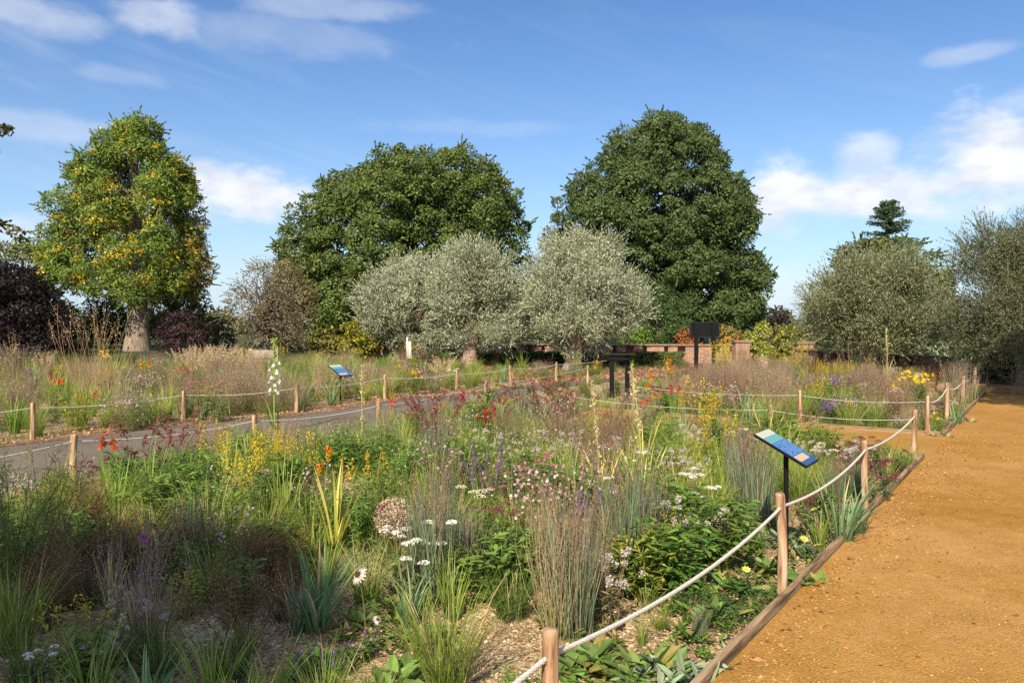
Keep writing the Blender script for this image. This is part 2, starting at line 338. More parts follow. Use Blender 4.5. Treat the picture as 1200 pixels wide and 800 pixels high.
timber(kerb(-1.396, .03), kerb(3.0, .03), .036, -.03, .097, 'timber edging board of the ochre path below the blue lectern sign', EG)
timber(kerb(3.004, .03), kerb(S_E1 - .04, .03), .036, -.03, .10, 'timber edging board of the ochre path ending at the near side path corner', EG)
timber(kerb(S_E1, .055), kerb(S_E1, 5.4), .034, -.03, .085, 'timber edging board on the camera side of the side path', EG, CROSSWOOD)
timber(kerb(S_E2, .055), kerb(S_E2, 5.4), .034, -.03, .10, 'timber edging board on the far side of the side path', EG, CROSSWOOD)
timber(kerb(S_E2 - .02, .03), kerb(16.3, .03), .036, -.03, .105, 'timber edging board beyond the side path, running to the dark hedge', EG)
timber(kerb(16.45, 1.3), kerb(16.45, -5.5), .10, -.03, .22, 'thick weathered timber laid across the end of the ochre path', EG, CROSSWOOD)
far_r = resample(smooth(shift(FARF, -.02)), 70)

# ------------------------------------------------------------------ stakes and ropes
RG = 'round stakes of the rope fences'
def stake(p, h, r, label, tilt=(0, 0), z=0.0):
    mb = MB(); sides = 14
    prof = [(r * 1.02, -.05), (r * 1.0, h * .3), (r * .97, h * .7), (r * .95, h - .014), (r * .82, h - .003), (r * .55, h + .002), (.0005, h + .003)]
    mb.lathe((0, 0, 0), [(prof[0][0], -.05)] + [(r * np.interp(z_, [0, h], [1.02, .95]), z_) for z_ in np.linspace(0, h - .02, 14)] + prof[3:], sides, (.5, .35, .22))
    V = mb.v[0]; f1 = sines(R, 38, 5); f2 = sines(R, 9, 4); q_ = V.copy(); q_[:, 2] *= .35
    V[:, :2] *= (1 + .018 * f1(q_) + .022 * f2(q_))[:, None]; bx, by = R.normal(0, .006, 2); V[:, 0] += bx * np.sin(V[:, 2] / h * 3.1); V[:, 1] += by * np.sin(V[:, 2] / h * 3.1)
    o = mb.build('rope_stake', STAKE, None, True); o.location = (p[0], p[1], z); o.rotation_euler = (tilt[0], tilt[1], R.uniform(0, 6))
    ring = MB(); a = np.linspace(0, 2 * np.pi, 13); rr = .011 if r > .03 else .007
    tag(o, label, 'stake', RG); return o
def rope(pts, sag, r, label, name='rope'):
    segs = []
    for a, b, sg in zip(pts[:-1], pts[1:], sag):
        t = np.linspace(0, 1, 15)[:-1, None]; s_ = np.array(a) * (1 - t) + np.array(b) * t; s_[:, 2] -= (4 * t * (1 - t))[:, 0] * sg; segs.append(s_)
    P = np.concatenate(segs + [np.array([pts[-1]])])
    mb = MB()
    if r > .009:
        L = np.concatenate([[0], np.cumsum(np.linalg.norm(np.diff(P, axis=0), axis=1))]); ss = np.arange(0, L[-1], .011); Q = np.stack([np.interp(ss, L, P[:, k]) for k in range(3)], 1)
        T = norm(np.gradient(Q, axis=0)); A = norm(np.cross(T, [0, 0, 1.])); B = np.cross(T, A); ph = ss / (r * 7) * 2 * np.pi
        Z = np.stack([Q + r * .5 * (np.cos(ph + o_)[:, None] * A + np.sin(ph + o_)[:, None] * B) for o_ in (0, 2.094, 4.189)])
        mb.tubes(Z, r * .56, 6, np.array((.6, .57, .5)))
    else: mb.tubes(P[None], np.full((1, len(P)), r), 7, np.array((.6, .57, .5)))
    return tag(mb.build(name, ROPE, None, True), label, 'rope', 'rope runs of the fences')
PK = [(.127, 2.63, .625), (1.60, 4.72, .615), (3.02, 6.80, .60), (4.55, 9.0, .61)]
LP = ['thick brown stake standing lowest in the view, rope tied at its top', 'stake in front of the blue lectern sign beside the ochre path', 'stake between the blue sign and the side path corner', 'stake at the corner where the side path leaves the ochre path']
for (x, y, h), lb, tl in zip(PK, LP, [(.0, .0), (.0, .035), (0, .03), (0, 0)]): stake((x, y), h, .029, lb, tl)
# a stake just out of frame carries the rope on
stake((-1.3, .55), .62, .031, 'stake out of frame that carries the near rope on towards the camera')
rope([(-1.3, .55, .53), (.127, 2.63, .535), (1.60, 4.72, .53), (3.02, 6.80, .52), (4.55, 9.0, .53)], [.05, .075, .065, .05], .0098, 'thick pale rope sagging between the stakes along the ochre path')
P2 = [(5.70, 10.9, .58), (7.10, 13.0, .58), (8.25, 14.55, .58), (9.95, 17.1, .58)]
L2 = ['stake at the second bed corner across the side path', 'second stake beyond the side path along the ochre path', 'third stake beyond the side path along the ochre path', 'last stake of the ochre path, beside the dark hedge']
for (x, y, h), lb in zip(P2, L2): stake((x, y), h, .033, lb)
rope([(x, y, h - .09) for x, y, h in P2], [.07, .07, .08], .010, 'pale sagging rope between the four stakes beyond the side path')
q1, q2 = kerb(S_E1, .25), kerb(S_E2, .2)
S1 = [kerb(S_E1 - .1, 1.75), kerb(S_E1 - .1, 4.6)]; S2 = [kerb(S_E2 + .15, 1.95), kerb(S_E2 + .15, 4.7)]
stake(S1[0], .55, .03, 'stake on the camera side of the side path, behind the blue sign'); stake(S1[1], .55, .03, 'stake hidden among grasses at the inner end of the side path')
stake(S2[0], .56, .032, 'stake on the far side of the side path amid the purple haze'); stake(S2[1], .55, .03, 'inner stake on the far side of the side path')
rope([(4.55, 9.0, .50), (*S1[0], .48), (*S1[1], .48)], [.05, .05], .0036, 'thin rope on the camera side of the side path')
rope([(5.70, 10.9, .50), (*S2[0], .48), (*S2[1], .48)], [.05, .05], .0036, 'thin rope on the far side of the side path')
fp = FARF[:8]; lf_ = ['out of frame', 'first from the left edge', 'second from the left edge', 'third, near the white summer hyacinth', 'fourth, before the small sign', 'fifth, before the yellow bush', 'sixth, near the olive trunk', 'seventh, at the bend']
for i, p in enumerate(fp): stake(p, .49, .034, f'short stake of the far asphalt path rope, {lf_[i]}')
rope([(p[0], p[1], .42) for p in fp], [.05] * 7, .006, 'thin white rope along the far side of the asphalt path')
np_ = NEARF[:6]; ln_ = ['out of frame', 'beside the red gladiolus', 'behind the pink airy flowers', 'among tall pale stems', 'hidden in green blades', 'left of the black lectern stand']
for i, p in enumerate(np_): stake(p, .5, .035, f'short stake of the near asphalt path rope, {ln_[i]}')
rope([(p[0], p[1], .43) for p in np_], [.05] * 5, .006, 'thin white rope along the camera side of the asphalt path')
bb = [ground(652, 446), ground(720, 436), ground(800, 432)]
rope([(652 * 0 + fp[7][0], fp[7][1], .42), (*at(735, 24.5)[:2], .42)], [.04], .007, 'short thin rope at the bend below the olive')
stake(at(735, 24.5), .49, .034, 'short stake behind the black lectern stand')

# ------------------------------------------------------------------ signs
def sign(base, wdt, lng, zc, slope, label, scale=1.0):
    root = empty('lectern_sign', (base[0], base[1], 0), label, 'sign', 'small lectern signs in the beds')
    down = norm(np.array([.8247 * math.cos(slope), -.5655 * math.cos(slope), -math.sin(slope)]))
    side = np.array([.5655, .8247, 0.]); nrm = np.cross(side, down); nrm = nrm if nrm[2] > 0 else -nrm
    c = np.array([0, 0, zc])
    def face(u0, u1, v0, v1, h0, h1, name, m, par):
        mb = MB(); mb.box(c + down * (u0 + u1) / 2 + side * (v0 + v1) / 2 + nrm * (h0 + h1) / 2, (u1 - u0, v1 - v0, h1 - h0), down, side, nrm); return mb.build(name, m, par)
    L, W_ = lng / 2, wdt / 2
    mb = MB(); mb.tubes(np.array([[(0, 0, -.1), (0, 0, zc - .02)]], float), .016, 10, np.array((.02, .02, .02))); mb.build('post', BLACK, root, True)
    mb = MB(); mb.box(c - nrm * .02, (.12, .08, .02), down, side, nrm); mb.build('bracket', BLACK, root)
    pan = face(-L, L, -W_, W_, -.009, .009, 'panel', BLACK, root)
    e = .004; blue = plain('sign_blue', (.045, .15, .40), .35); 
    face(-L + e, -L + .16 * lng, -W_ + e, W_ - e, .009, .011, 'photo_strip', plain('sign_cream', (.55, .56, .42), .4), pan)
    face(-L + .16 * lng + .0005, -L + .33 * lng, -W_ + e, W_ - e, .009, .011, 'teal_strip', plain('sign_teal', (.14, .36, .36), .4), pan)
    face(-L + .33 * lng + .0005, -L + .86 * lng, -W_ + e, W_ - e, .009, .011, 'text_area', blue, pan)
    face(-L + .86 * lng + .0005, L - e, -W_ + e, W_ - e, .009, .011, 'footer', plain('sign_navy', (.03, .09, .24), .4), pan)
    face(-L + .74 * lng, -L + .885 * lng, -W_ + .012, W_ * .45, .0112, .0125, 'picture', plain('sign_sand', (.62, .44, .22), .4), pan)
    # faint rows of lettering too small to read
    mb = MB(); rr = random.Random(3)
    for k in range(9):
        u = -L + (.37 + .04 * k) * lng
        x = -W_ + .02
        while x < W_ - .03:
            l_ = rr.uniform(.006, .022)
            if rr.random() < .86: mb.box(c + down * u + side * (x + l_ / 2) + nrm * .0114, (.0035, l_, .0006), down, side, nrm)
            x += l_ + .005
    mb.build('lettering', plain('sign_text', (.30, .45, .66), .5), pan)
    return root
sign((1.79, 5.20), .29, .375, .80, math.radians(28), 'blue and cream lectern sign on a thin black post beside the ochre path')
sign(at(399, 15.4), .30, .40, .62, math.radians(30), 'small blue lectern sign in the bed beyond the asphalt path')

# black lectern stand seen from behind
d_ = 16.5; bs = at(722, d_); root = empty('lectern_stand', bs, 'black two-legged lectern stand seen from its underside, mid bed', 'lectern')
for px in (717, 736):
    mb = MB(); mb.box((at(px, d_)[0] - bs[0] + (0), (.12 if px > 730 else 0), .36), (.085, .085, .92)); mb.build('leg', BLACK, root)
mb = MB(); tl = math.radians(17); mb.box((.05, .14, .825), (.68, .50, .035), (1, .0, 0), (0, math.cos(tl), -math.sin(tl)), (0, math.sin(tl), math.cos(tl)))
mb.build('board', BLACK, root)
mb = MB(); mb.box((.05, -.04, .80), (.42, .05, .05)); mb.build('rail', BLACK, root)
# upright black notice board
d_ = 20.; bs = at(826, d_); root = empty('notice_board', bs, 'upright black notice board on two posts among yellow spires', 'notice board')
for px in (815.5, 836): mb = MB(); mb.box((at(px, d_)[0] - bs[0], -.03, .745), (.085, .07, 1.55)); mb.build('post', BLACK, root)
mb = MB(); mb.box((0, .032, 1.345), (.70, .05, .34)); pn = mb.build('panel', BLACK, root)
mb = MB()
for s_ in (-1, 1): mb.box((s_ * .36, .03, 1.345), (.025, .07, .36))
for s_ in (-1, 1): mb.box((0, .03, 1.345 + s_ * .1825), (.695, .07, .025))
mb.build('frame', plain('dark_frame', (.02, .02, .024), .35), pn)
# white tree tag, grey rail
d_ = 27.5; o = MB(); o.box((0, 0, 0), (.17, .03, .60)); o.box((-.04, .0, .38), (.05, .02, .14), col=(.7, .7, .7))
o = o.build('name_board', WHITE); o.location = at(479, d_, zpix(410, d_)); o.rotation_euler = (.1, -.05, .15); tag(o, 'narrow white board hanging beside the back olive trunk', 'board')
d_ = 27.; root = empty('bench', at(306, d_), 'pale grey wooden bench end half buried in plumed grass', 'bench')
mb = MB(); mb.box((.52, 0, .33), (.14, .14, .68)); mb.build('post', WHITE if False else STONE, root)
mb = MB(); mb.box((.08, 0, .42), (.75, .08, .26)); mb.build('backrest', STONE, root)
mb = MB(); mb.box((.08, -.3, .2), (.75, .5, .06)); mb.build('seat', STONE, root)
mb = MB(); mb.box((-.36, 0, .3), (.1, .1, .6)); mb.build('post', STONE, root)

# ------------------------------------------------------------------ low brick wall, pillars, hedges
def wall(pts, z1, label, openings, group='low brick walls with timber coping'):
    root = empty('brick_wall', (pts[0][0], pts[0][1], 0), label, 'wall', group); b0 = np.array(pts[0][:2])
    for (p, q) in zip(pts[:-1], pts[1:]):
        p, q = np.array(p[:2]) - b0, np.array(q[:2]) - b0; t = norm(q - p); n_ = np.array([-t[1], t[0]]); L = np.linalg.norm(q - p)
        A3 = (*t, 0); B3 = (*n_, 0)
        mb = MB(); mb.box((*((p + q) / 2), .14), (L, .22, .32), A3, B3)
        k = int(L / .62)
        for i in range(k):
            c = p + t * (i + .5) * L / k
            if openings(i): mb.box((*c, (z1 - .34) / 2 + .302), (.34, .219, z1 - .344), A3, B3)
            else: mb.box((*c, (z1 - .34) / 2 + .302), (L / k, .219, z1 - .344), A3, B3)
        mb.box((*((p + q) / 2 + n_ * .16), z1 / 2), (L, .05, z1 - .06), A3, B3)
        mb.build('brickwork', BRICK, root)
        mb = MB(); mb.box((*((p + q) / 2), z1 - .015), (L, .34, .055), A3, B3); mb.build('coping', COPING, root)
    return root
wall([at(430, 30.6), at(880, 29)], .66, 'low pierced brick wall with timber coping behind the olives', lambda i: i % 3 != 2)
wall([at(935, 26.8), at(1095, 21.2)], .62, 'low brick wall with timber coping behind the right-hand olive', lambda i: i % 4 != 0)
wall([at(1100, 21.0), at(1250, 18.2)], .60, 'low timber-topped wall running into the shade of the dark olive', lambda i: True)
for px, d_, lb in ((868, 28.7, 'square brick pier at the end of the pierced wall, beside yellow shrubs'), (941, 26.9, 'square brick pier where the second wall begins')):
    root = empty('brick_pier', at(px, d_), lb, 'pier', 'brick piers of the garden wall')
    mb = MB(); mb.box((0, 0, .38), (.5, .5, .8)); mb.build('shaft', BRICK, root); mb = MB(); mb.box((0, 0, .80), (.58, .58, .07)); mb.build('cap', COPING, root)

# ------------------------------------------------------------------ trees
def leaf_quads(mb, pos, d, nrm, L, W_, col):
    d = norm(d); s = norm(np.cross(d, nrm)); L = L[:, None]; W_ = W_[:, None]
    mb.quads(np.stack([pos - d * L * .5, pos + s * W_ * .5 - d * L * .05, pos + d * L * .5, pos - s * W_ * .5 - d * L * .05], 1), col)
def crown_pts(rng, sil, d, n, shell, amp, freq, depthk=.9, sink=0.0):
    a = np.array([(y, l, r) for y, (l, r) in sil], float)
    py = np.linspace(a[0, 0], a[-1, 0], 200); l = np.interp(py, a[:, 0], a[:, 1]); r = np.interp(py, a[:, 0], a[:, 2])
    cx, hw = (l + r) / 2, (r - l) / 2
    mw = hw.max()
    pw = hw ** 1.15 + .04 * mw; pw /= pw.sum(); i = rng.choice(200, n, p=pw)
    yy = py[i] + rng.uniform(-.5, .5, n) * (py[1] - py[0])
    th = rng.uniform(0, 2 * np.pi, n); rho = (shell + (1 - shell) * rng.random(n)) ** .5
    inner = rng.random(n) < .16; rho[inner] *= rng.random(inner.sum())
    k = d / F
    X = (cx[i] - 600) * k; Z = H + (HZ - yy) * k; hx = np.maximum(hw[i] * k - sink, .05); hy = np.maximum((.5 * hw[i] + .4 * mw) * k * depthk * np.minimum(1, hw[i] / mw * 2) - sink, .05)
    f = sines(rng, freq)
    q = np.stack([np.cos(th) * hx, np.sin(th) * hy, Z], -1)
    rho2 = rho * np.clip(1.04 - amp * .75 * np.clip(.5 - .5 * f(q), 0, 1), .55, 1.06)
    P = np.stack([X + np.cos(th) * hx * rho2, d + np.sin(th) * hy * rho2, Z], -1)
    out = norm(np.stack([np.cos(th) / np.maximum(hx, .3), np.sin(th) / np.maximum(hy, .3), ((HZ - yy) - (HZ - (py[0] + py[-1]) / 2)) * k / (((py[-1] - py[0]) * k / 2) ** 2) * 1.0], -1))
    return P, out, rho
def foliage(mb, rng, P, out, rc, nleaf, L, W_, palette, upb=.35, upright=0.0, jitter=.6, spray=None):
    n = len(P); M = n * nleaf
    c = np.repeat(P, nleaf, 0); o = np.repeat(out, nleaf, 0)
    u = norm(rng.normal(0, 1, (M, 3)) + o * .55 + np.array([0, 0, upb]))
    rcl = np.repeat(rng.uniform(.6, 1.25, n) * rc, nleaf)
    pos = c + u * (rcl * rng.uniform(.45, 1.0, M) ** .5)[:, None] * np.array([1, 1, .8])
    nr = norm(u * .9 + o * .3 + rng.normal(0, jitter, (M, 3)) + np.array([0, 0, .25]))
    d = norm(np.cross(nr, rng.normal(0, 1, (M, 3))) + u * .3 + np.array([0, 0, upright]))
    nr = norm(nr - d * (nr * d).sum(-1, keepdims=True))
    leaf_quads(mb, pos, d, nr, L * rng.uniform(.6, 1.25, M), W_ * rng.uniform(.6, 1.25, M), palette(rng, c, pos))
    if spray:                                   # twigs that stand out of the clumps
        ns, sl, up_ = spray; k = rng.integers(0, n, ns); dd = norm(out[k] * .8 + rng.normal(0, .45, (ns, 3)) + np.array([0, 0, up_])); q = 18
        t = rng.uniform(.2, 1, (ns, q)); p0 = (P[k] + out[k] * rc * .4)[:, None] + dd[:, None] * (t * sl * rng.uniform(.6, 1.3, (ns, 1)))[..., None]
        p0[..., 2] -= (t ** 2 * sl * .15); p0 = p0.reshape(-1, 3); d2 = norm(np.repeat(dd, q, 0) + rng.normal(0, .5, (ns * q, 3))); n2_ = norm(np.cross(d2, rng.normal(0, 1, (ns * q, 3))))
        leaf_quads(mb, p0, d2, n2_, L * rng.uniform(.6, 1.25, ns * q), W_ * rng.uniform(.6, 1.2, ns * q), palette(rng, np.repeat(P[k], q, 0), p0))
    return pos
def trunk_mesh(mb, rng, base, r0, top, flare=1.5, lean=0, col=(.2, .15, .1), sides=14, m=14, pw=1.0):
    t = np.linspace(0, 1, m)[:, None]; P = np.array(base) * (1 - t) + np.array(top) * t
    P[:, :2] += np.interp(t[:, 0], np.linspace(0, 1, 5), rng.normal(0, .12 * r0 / .3 * .6, 5) * [0, .5, 1, 1, 1])[:, None] * np.array([1, .6])
    r = r0 * ((1 - t[:, 0]) ** pw * .82 + .14); r[0] *= flare; r[1] *= 1 + (flare - 1) * .35
    mb.tubes(P[None], r[None], sides, np.array(col)); return P, r
def limbs(mb, rng, P, r, ends, col, k=7, sides=6, rs=.5, sag=.12):
    n = len(ends); i = np.clip((rng.uniform(.3, .95, n) * (len(P) - 1)).astype(int), 1, len(P) - 2)
    A = P[i]; B = ends; t = np.linspace(0, 1, k)[None, :, None]
    mid = A * .45 + B * .55 + rng.normal(0, 1, (n, 3)) * np.linalg.norm(B - A, axis=1)[:, None] * .1; mid[:, 2] -= sag * np.linalg.norm(B - A, axis=1) * .3
    C = (1 - t) ** 2 * A[:, None] + 2 * t * (1 - t) * mid[:, None] + t * t * B[:, None]
    rad = (r[i] * rs)[:, None] * (1 - t[:, :, 0] * .88)
    mb.tubes(C, rad, sides, np.array(col))
def mixpal(cols, probs, clump=.7, jit=.12, extra=None):
    cols = np.array(cols, float); probs = np.array(probs, float) / sum(probs)
    f = {}
    def pal(rng, c, pos):
        key = np.round(c * 3.1).astype(int); h = (key[:, 0] * 73856093 ^ key[:, 1] * 19349663 ^ key[:, 2] * 83492791) & 0xffff
        u = (h / 65535.0) * clump + rng.random(len(c)) * (1 - clump)
        cs = np.cumsum(probs); i = np.searchsorted(cs, np.clip(u, 0, .9999))
        out = cols[np.clip(i, 0, len(cols) - 1)]
        if extra is not None: out = extra(rng, c, pos, out)
        return out * rng.uniform(1 - jit, 1 + jit, (len(c), 1))
    return pal
def tree(name, label, cat, px, d, sil, nclump, nleaf, rc, L, W_, pal, r0, bark, seed, shell=.45, amp=.35, freq=.5, trunk_top=None, nlimb=22, group=None, upb=.35, upright=0., leafmat=None, base_z=0., split=None, pw=1.0, flare=1.5, jitter=.6, depthk=.9, spray=None, lobes=None, fill=.6):
    rng = np.random.default_rng(seed); base = at(px, d, base_z)
    root = empty(name, base, label, cat, group)
    hwm = max((b[1] - b[0]) for _, b in sil) * d / F / 2
    if lobes:
        fr, nl = lobes
        Lc, Lo, _ = crown_pts(rng, sil, d, nl, .82, amp * .6, freq, depthk, sink=hwm * fr * .78 + rc * .4)
        rl = hwm * fr * rng.uniform(.7, 1.15, nl)
        Lc[:, 2] = np.clip(Lc[:, 2], zpix(sil[-1][0], d) + rl * .45, np.maximum(zpix(sil[0][0], d) - rl * .85 - rc * rng.uniform(.35, .9, nl), zpix(sil[-1][0], d) + rl * .5)); k = rng.choice(nl, nclump, p=rl ** 2 / (rl ** 2).sum())
        u = norm(rng.normal(0, 1, (nclump, 3)) + Lo[k] * .75 + np.array([0, 0, .25])); P = Lc[k] + u * (rl[k] * rng.uniform(.78, 1.04, nclump))[:, None] * np.array([1, 1, .85]); out = norm(u + Lo[k] * .3)
        P2, o2, _ = crown_pts(rng, sil, d, int(nclump * fill), .5, amp * .8, freq * 1.3, depthk * .95, sink=rc * .9 + hwm * .03); P = np.concatenate([P, P2]); out = np.concatenate([out, o2])
    else: P, out, rho = crown_pts(rng, sil, d, nclump, shell, amp, freq, depthk, sink=rc * .7)
    tb = MB(); ty = trunk_top if trunk_top is not None else sil[0][0] * .65 + sil[-1][0] * .35
    cx = np.interp(ty, [s[0] for s in sil], [(s[1][0] + s[1][1]) / 2 for s in sil])
    top = at(cx * .6 + px * .4, d, zpix(ty, d))
    tp, tr = trunk_mesh(tb, rng, (0, 0, -.1), r0, top - base, flare=flare, pw=pw)
    ends = P[rng.choice(len(P), min(nlimb, len(P)), replace=False)] - base
    limbs(tb, rng, tp, tr, ends, (.2, .15, .1))
    tb.build('trunk', bark, root, True)
    cb = MB(); foliage(cb, rng, P - base, out, rc, nleaf, L, W_, lambda r_, c, p: pal(r_, c + base, p + base), upb, upright, jitter, spray or (int(nclump * 1.5), rc * 1.1, .3))
    cb.build('crown', leafmat or TREELEAF, root)
    return root
TG = 'large trees behind the garden'
G_ASH = (.11, .15, .026)
def ash_extra(rng, c, pos, out):
    key = None; x = 600 + F * c[:, 0] / c[:, 1]; y = HZ + F * (H - c[:, 2]) / c[:, 1]
    p = .04 + .24 * np.exp(-((x - 130) / 60) ** 2 - ((y - 285) / 60) ** 2) + .3 * np.exp(-((x - 232) / 22) ** 2) * (y > 150)
    key = np.round(pos * 2.6).astype(int); h = ((key[:, 0] * 9176 ^ key[:, 1] * 31337 ^ key[:, 2] * 5557) & 0x3ff) / 1023.
    yel = h < p
    out = out.copy(); k = rng.random(len(out))
    out[yel & (k < .62)] = (.42, .33, .03); out[yel & (k > .8)] = (.40, .19, .03)
    red = (x > 215) & (y > 250) & (h < .75); out[red & (k < .4)] = (.24, .11, .05)
    return out
tree('ash_tree', 'tall tree turning yellow and orange, pale trunk lit at the foot', 'tree', 161, 40,
     [(132, (154, 160)), (142, (148, 168)), (158, (132, 184)), (176, (116, 200)), (196, (100, 214)), (218, (86, 226)), (240, (70, 238)), (262, (54, 246)), (285, (50, 250)), (310, (50, 248)), (326, (60, 246)), (340, (78, 240)), (347, (95, 232))],
     800, 100, .52, .18, .07, mixpal([G_ASH, (.17, .20, .03), (.07, .11, .022)], [5, 3, 3], extra=ash_extra), .56, ASHBARK, 11, amp=.30, freq=.9, lobes=(.21, 110), fill=.32, trunk_top=150, nlimb=40, group=TG, pw=.8, flare=1.35)
tree('evergreen_oak', 'broad domed dark green oak behind the pair of silvery olives', 'tree', 468, 52,
     [(180, (500, 538)), (188, (446, 556)), (203, (406, 580)), (224, (368, 596)), (245, (340, 606)), (270, (325, 615)), (300, (315, 624)), (335, (317, 622)), (365, (330, 610)), (398, (352, 600))],
     1000, 150, .72, .22, .115, mixpal([(.065, .10, .022), (.09, .13, .03), (.045, .075, .018), (.14, .165, .055)], [5, 4, 3, 2.2]), .7, BARK, 12, lobes=(.24, 110), amp=.36, freq=.42, trunk_top=230, group=TG, shell=.55)  # last, brightest leaf tone paints sunlit highlights into the crown colour
tree('oak_tree', 'tall conical dark green oak behind the olive and notice board', 'tree', 815, 48,
     [(137, (768, 800)), (150, (740, 832)), (172, (704, 848)), (195, (678, 862)), (222, (662, 876)), (250, (640, 886)), (280, (636, 893)), (310, (645, 897)), (340, (690, 901)), (362, (742, 898)), (380, (785, 890))],
     1300, 110, .58, .19, .095, mixpal([(.06, .088, .026), (.08, .11, .034), (.045, .068, .02), (.12, .125, .04)], [5, 4, 3, 1]), .42, BARK, 13, lobes=(.20, 150), amp=.30, freq=.65, trunk_top=170, nlimb=60, group=TG, shell=.5)
OLV = mixpal([(.11, .13, .065), (.37, .38, .27), (.20, .22, .135), (.07, .085, .045)], [3.5, 4, 4, 2], clump=.35)
OLD = mixpal([(.06, .072, .03), (.17, .17, .095), (.10, .11, .055), (.045, .055, .022)], [4, 2.6, 4, 3], clump=.35)
OG = 'old olive trees'
def olive(px, d, sil, label, seed, n, pal=OLV, r0=.27, **k):
    return tree('olive_tree', label, 'olive tree', px, d, [(y_ + 13 - 9 * i_ / (len(sil) - 1), b_) for i_, (y_, b_) in enumerate(sil)], n, 150, .34, d * .0036, d * .00098, pal, r0, PALEBARK, seed, amp=.30, freq=1.3, lobes=(.31, 24), fill=.18, group=OG, nlimb=34, upb=.6, upright=.55, flare=1.7, shell=.3, jitter=.8, pw=.6, leafmat=OLIVELEAF, spray=(n * 8, .62, .9), **k)
olive(463, 30.0, [(292, (475, 515)), (303, (442, 540)), (320, (420, 550)), (345, (416, 550)), (370, (424, 545)), (392, (440, 530)), (405, (452, 515))], 'silvery olive at the back, trunk beside the hanging white board', 21, 420)
olive(549, 26.3, [(279, (548, 575)), (290, (524, 606)), (312, (508, 620)), (345, (506, 623)), (372, (510, 618)), (392, (520, 604)), (404, (535, 585))], 'silvery olive with pinkish trunk right of the yellow bush', 22, 420)
olive(671, 25.2, [(264, (678, 690)), (276, (640, 722)), (300, (622, 742)), (330, (617, 753)), (360, (624, 756)), (388, (634, 746)), (408, (648, 722)), (420, (655, 690))], 'silvery olive behind the black lectern stand', 23, 520)
olive(1014, 21.5, [(292, (990, 1042)), (303, (962, 1074)), (320, (946, 1096)), (345, (935, 1110)), (374, (938, 1110)), (394, (958, 1095)), (404, (985, 1060))], 'grey green olive with dark trunk before the pointed conifer', 24, 480, mixpal([(.08, .095, .04), (.26, .26, .15), (.15, .155, .075), (.06, .07, .03)], [4, 2.6, 4, 3], clump=.35))
olive(1205, 17.0, [(252, (1195, 1250)), (272, (1154, 1275)), (295, (1126, 1290)), (325, (1113, 1300)), (365, (1114, 1300)), (395, (1120, 1290)), (420, (1138, 1275)), (432, (1160, 1250))], 'large dark olive overhanging the end of the ochre path', 25, 620, OLD)
# small trees at the flanks
tree('maple_tree', 'small olive green tree behind the ash at the left edge', 'tree', 20, 55, [(285, (10, 40)), (305, (-20, 62)), (340, (-40, 75)), (380, (-40, 85)), (395, (-20, 70))], 160, 80, .8, .25, .13, mixpal([(.10, .13, .04), (.14, .15, .05)], [1, 1]), .3, BARK, 31, group='background trees')
COP = mixpal([(.016, .009, .010), (.024, .013, .014), (.016, .012, .012)], [1, 1, 1])
tree('copper_beech', 'low dark purple leaved tree at the left edge', 'tree', 15, 34, [(312, (-30, 25)), (328, (-60, 55)), (350, (-80, 85)), (375, (-80, 100)), (400, (-80, 112)), (412, (-70, 110))], 330, 80, .5, .15, .08, COP, .3, BARK, 32, group='background trees')
tree('hawthorn_tree', 'twiggy half bare tree left of the domed oak', 'tree', 312, 37, [(308, (300, 325)), (325, (280, 345)), (345, (265, 360)), (370, (258, 368)), (395, (268, 365)), (406, (285, 355))], 260, 26, .55, .11, .05, mixpal([(.16, .14, .07), (.22, .20, .13), (.10, .10, .05)], [3, 2, 2]), .16, BARK, 33, group='background trees', nlimb=150, pw=.6)
tree('hornbeam', 'rusty olive shrub tree against the left of the domed oak', 'tree', 338, 42, [(312, (325, 345)), (330, (315, 365)), (355, (310, 372)), (385, (308, 372)), (405, (315, 365))], 200, 85, .55, .14, .06, mixpal([(.13, .105, .04), (.17, .13, .055), (.08, .08, .03)], [3, 2, 2]), .2, BARK, 34, group='background trees')
tree('medlar_tree', 'yellow tinged broadleaf behind the conifer olive', 'tree', 1050, 42, [(285, (985, 1075)), (300, (962, 1100)), (325, (955, 1122)), (355, (955, 1125)), (390, (965, 1120)), (402, (990, 1110))], 260, 80, .6, .19, .10, mixpal([(.085, .105, .03), (.13, .13, .04), (.06, .08, .025), (.28, .22, .05)], [4, 3, 3, .7]), .25, BARK, 35, group='background trees')
OAK2 = mixpal([(.06, .06, .02), (.10, .08, .022), (.04, .055, .02)], [1, 1, 1])
tree('overhanging_oak', 'oak reaching in from the left edge with two leafy twigs', 'tree', -190, 20, [(60, (-300, -60)), (120, (-360, -30)), (148, (-340, 10)), (165, (-340, -30)), (240, (-330, -40)), (268, (-330, 16)), (285, (-300, -30)), (330, (-280, -60))], 330, 70, .26, .13, .08, OAK2, .3, BARK, 36, group='background trees', amp=.15, shell=.6)
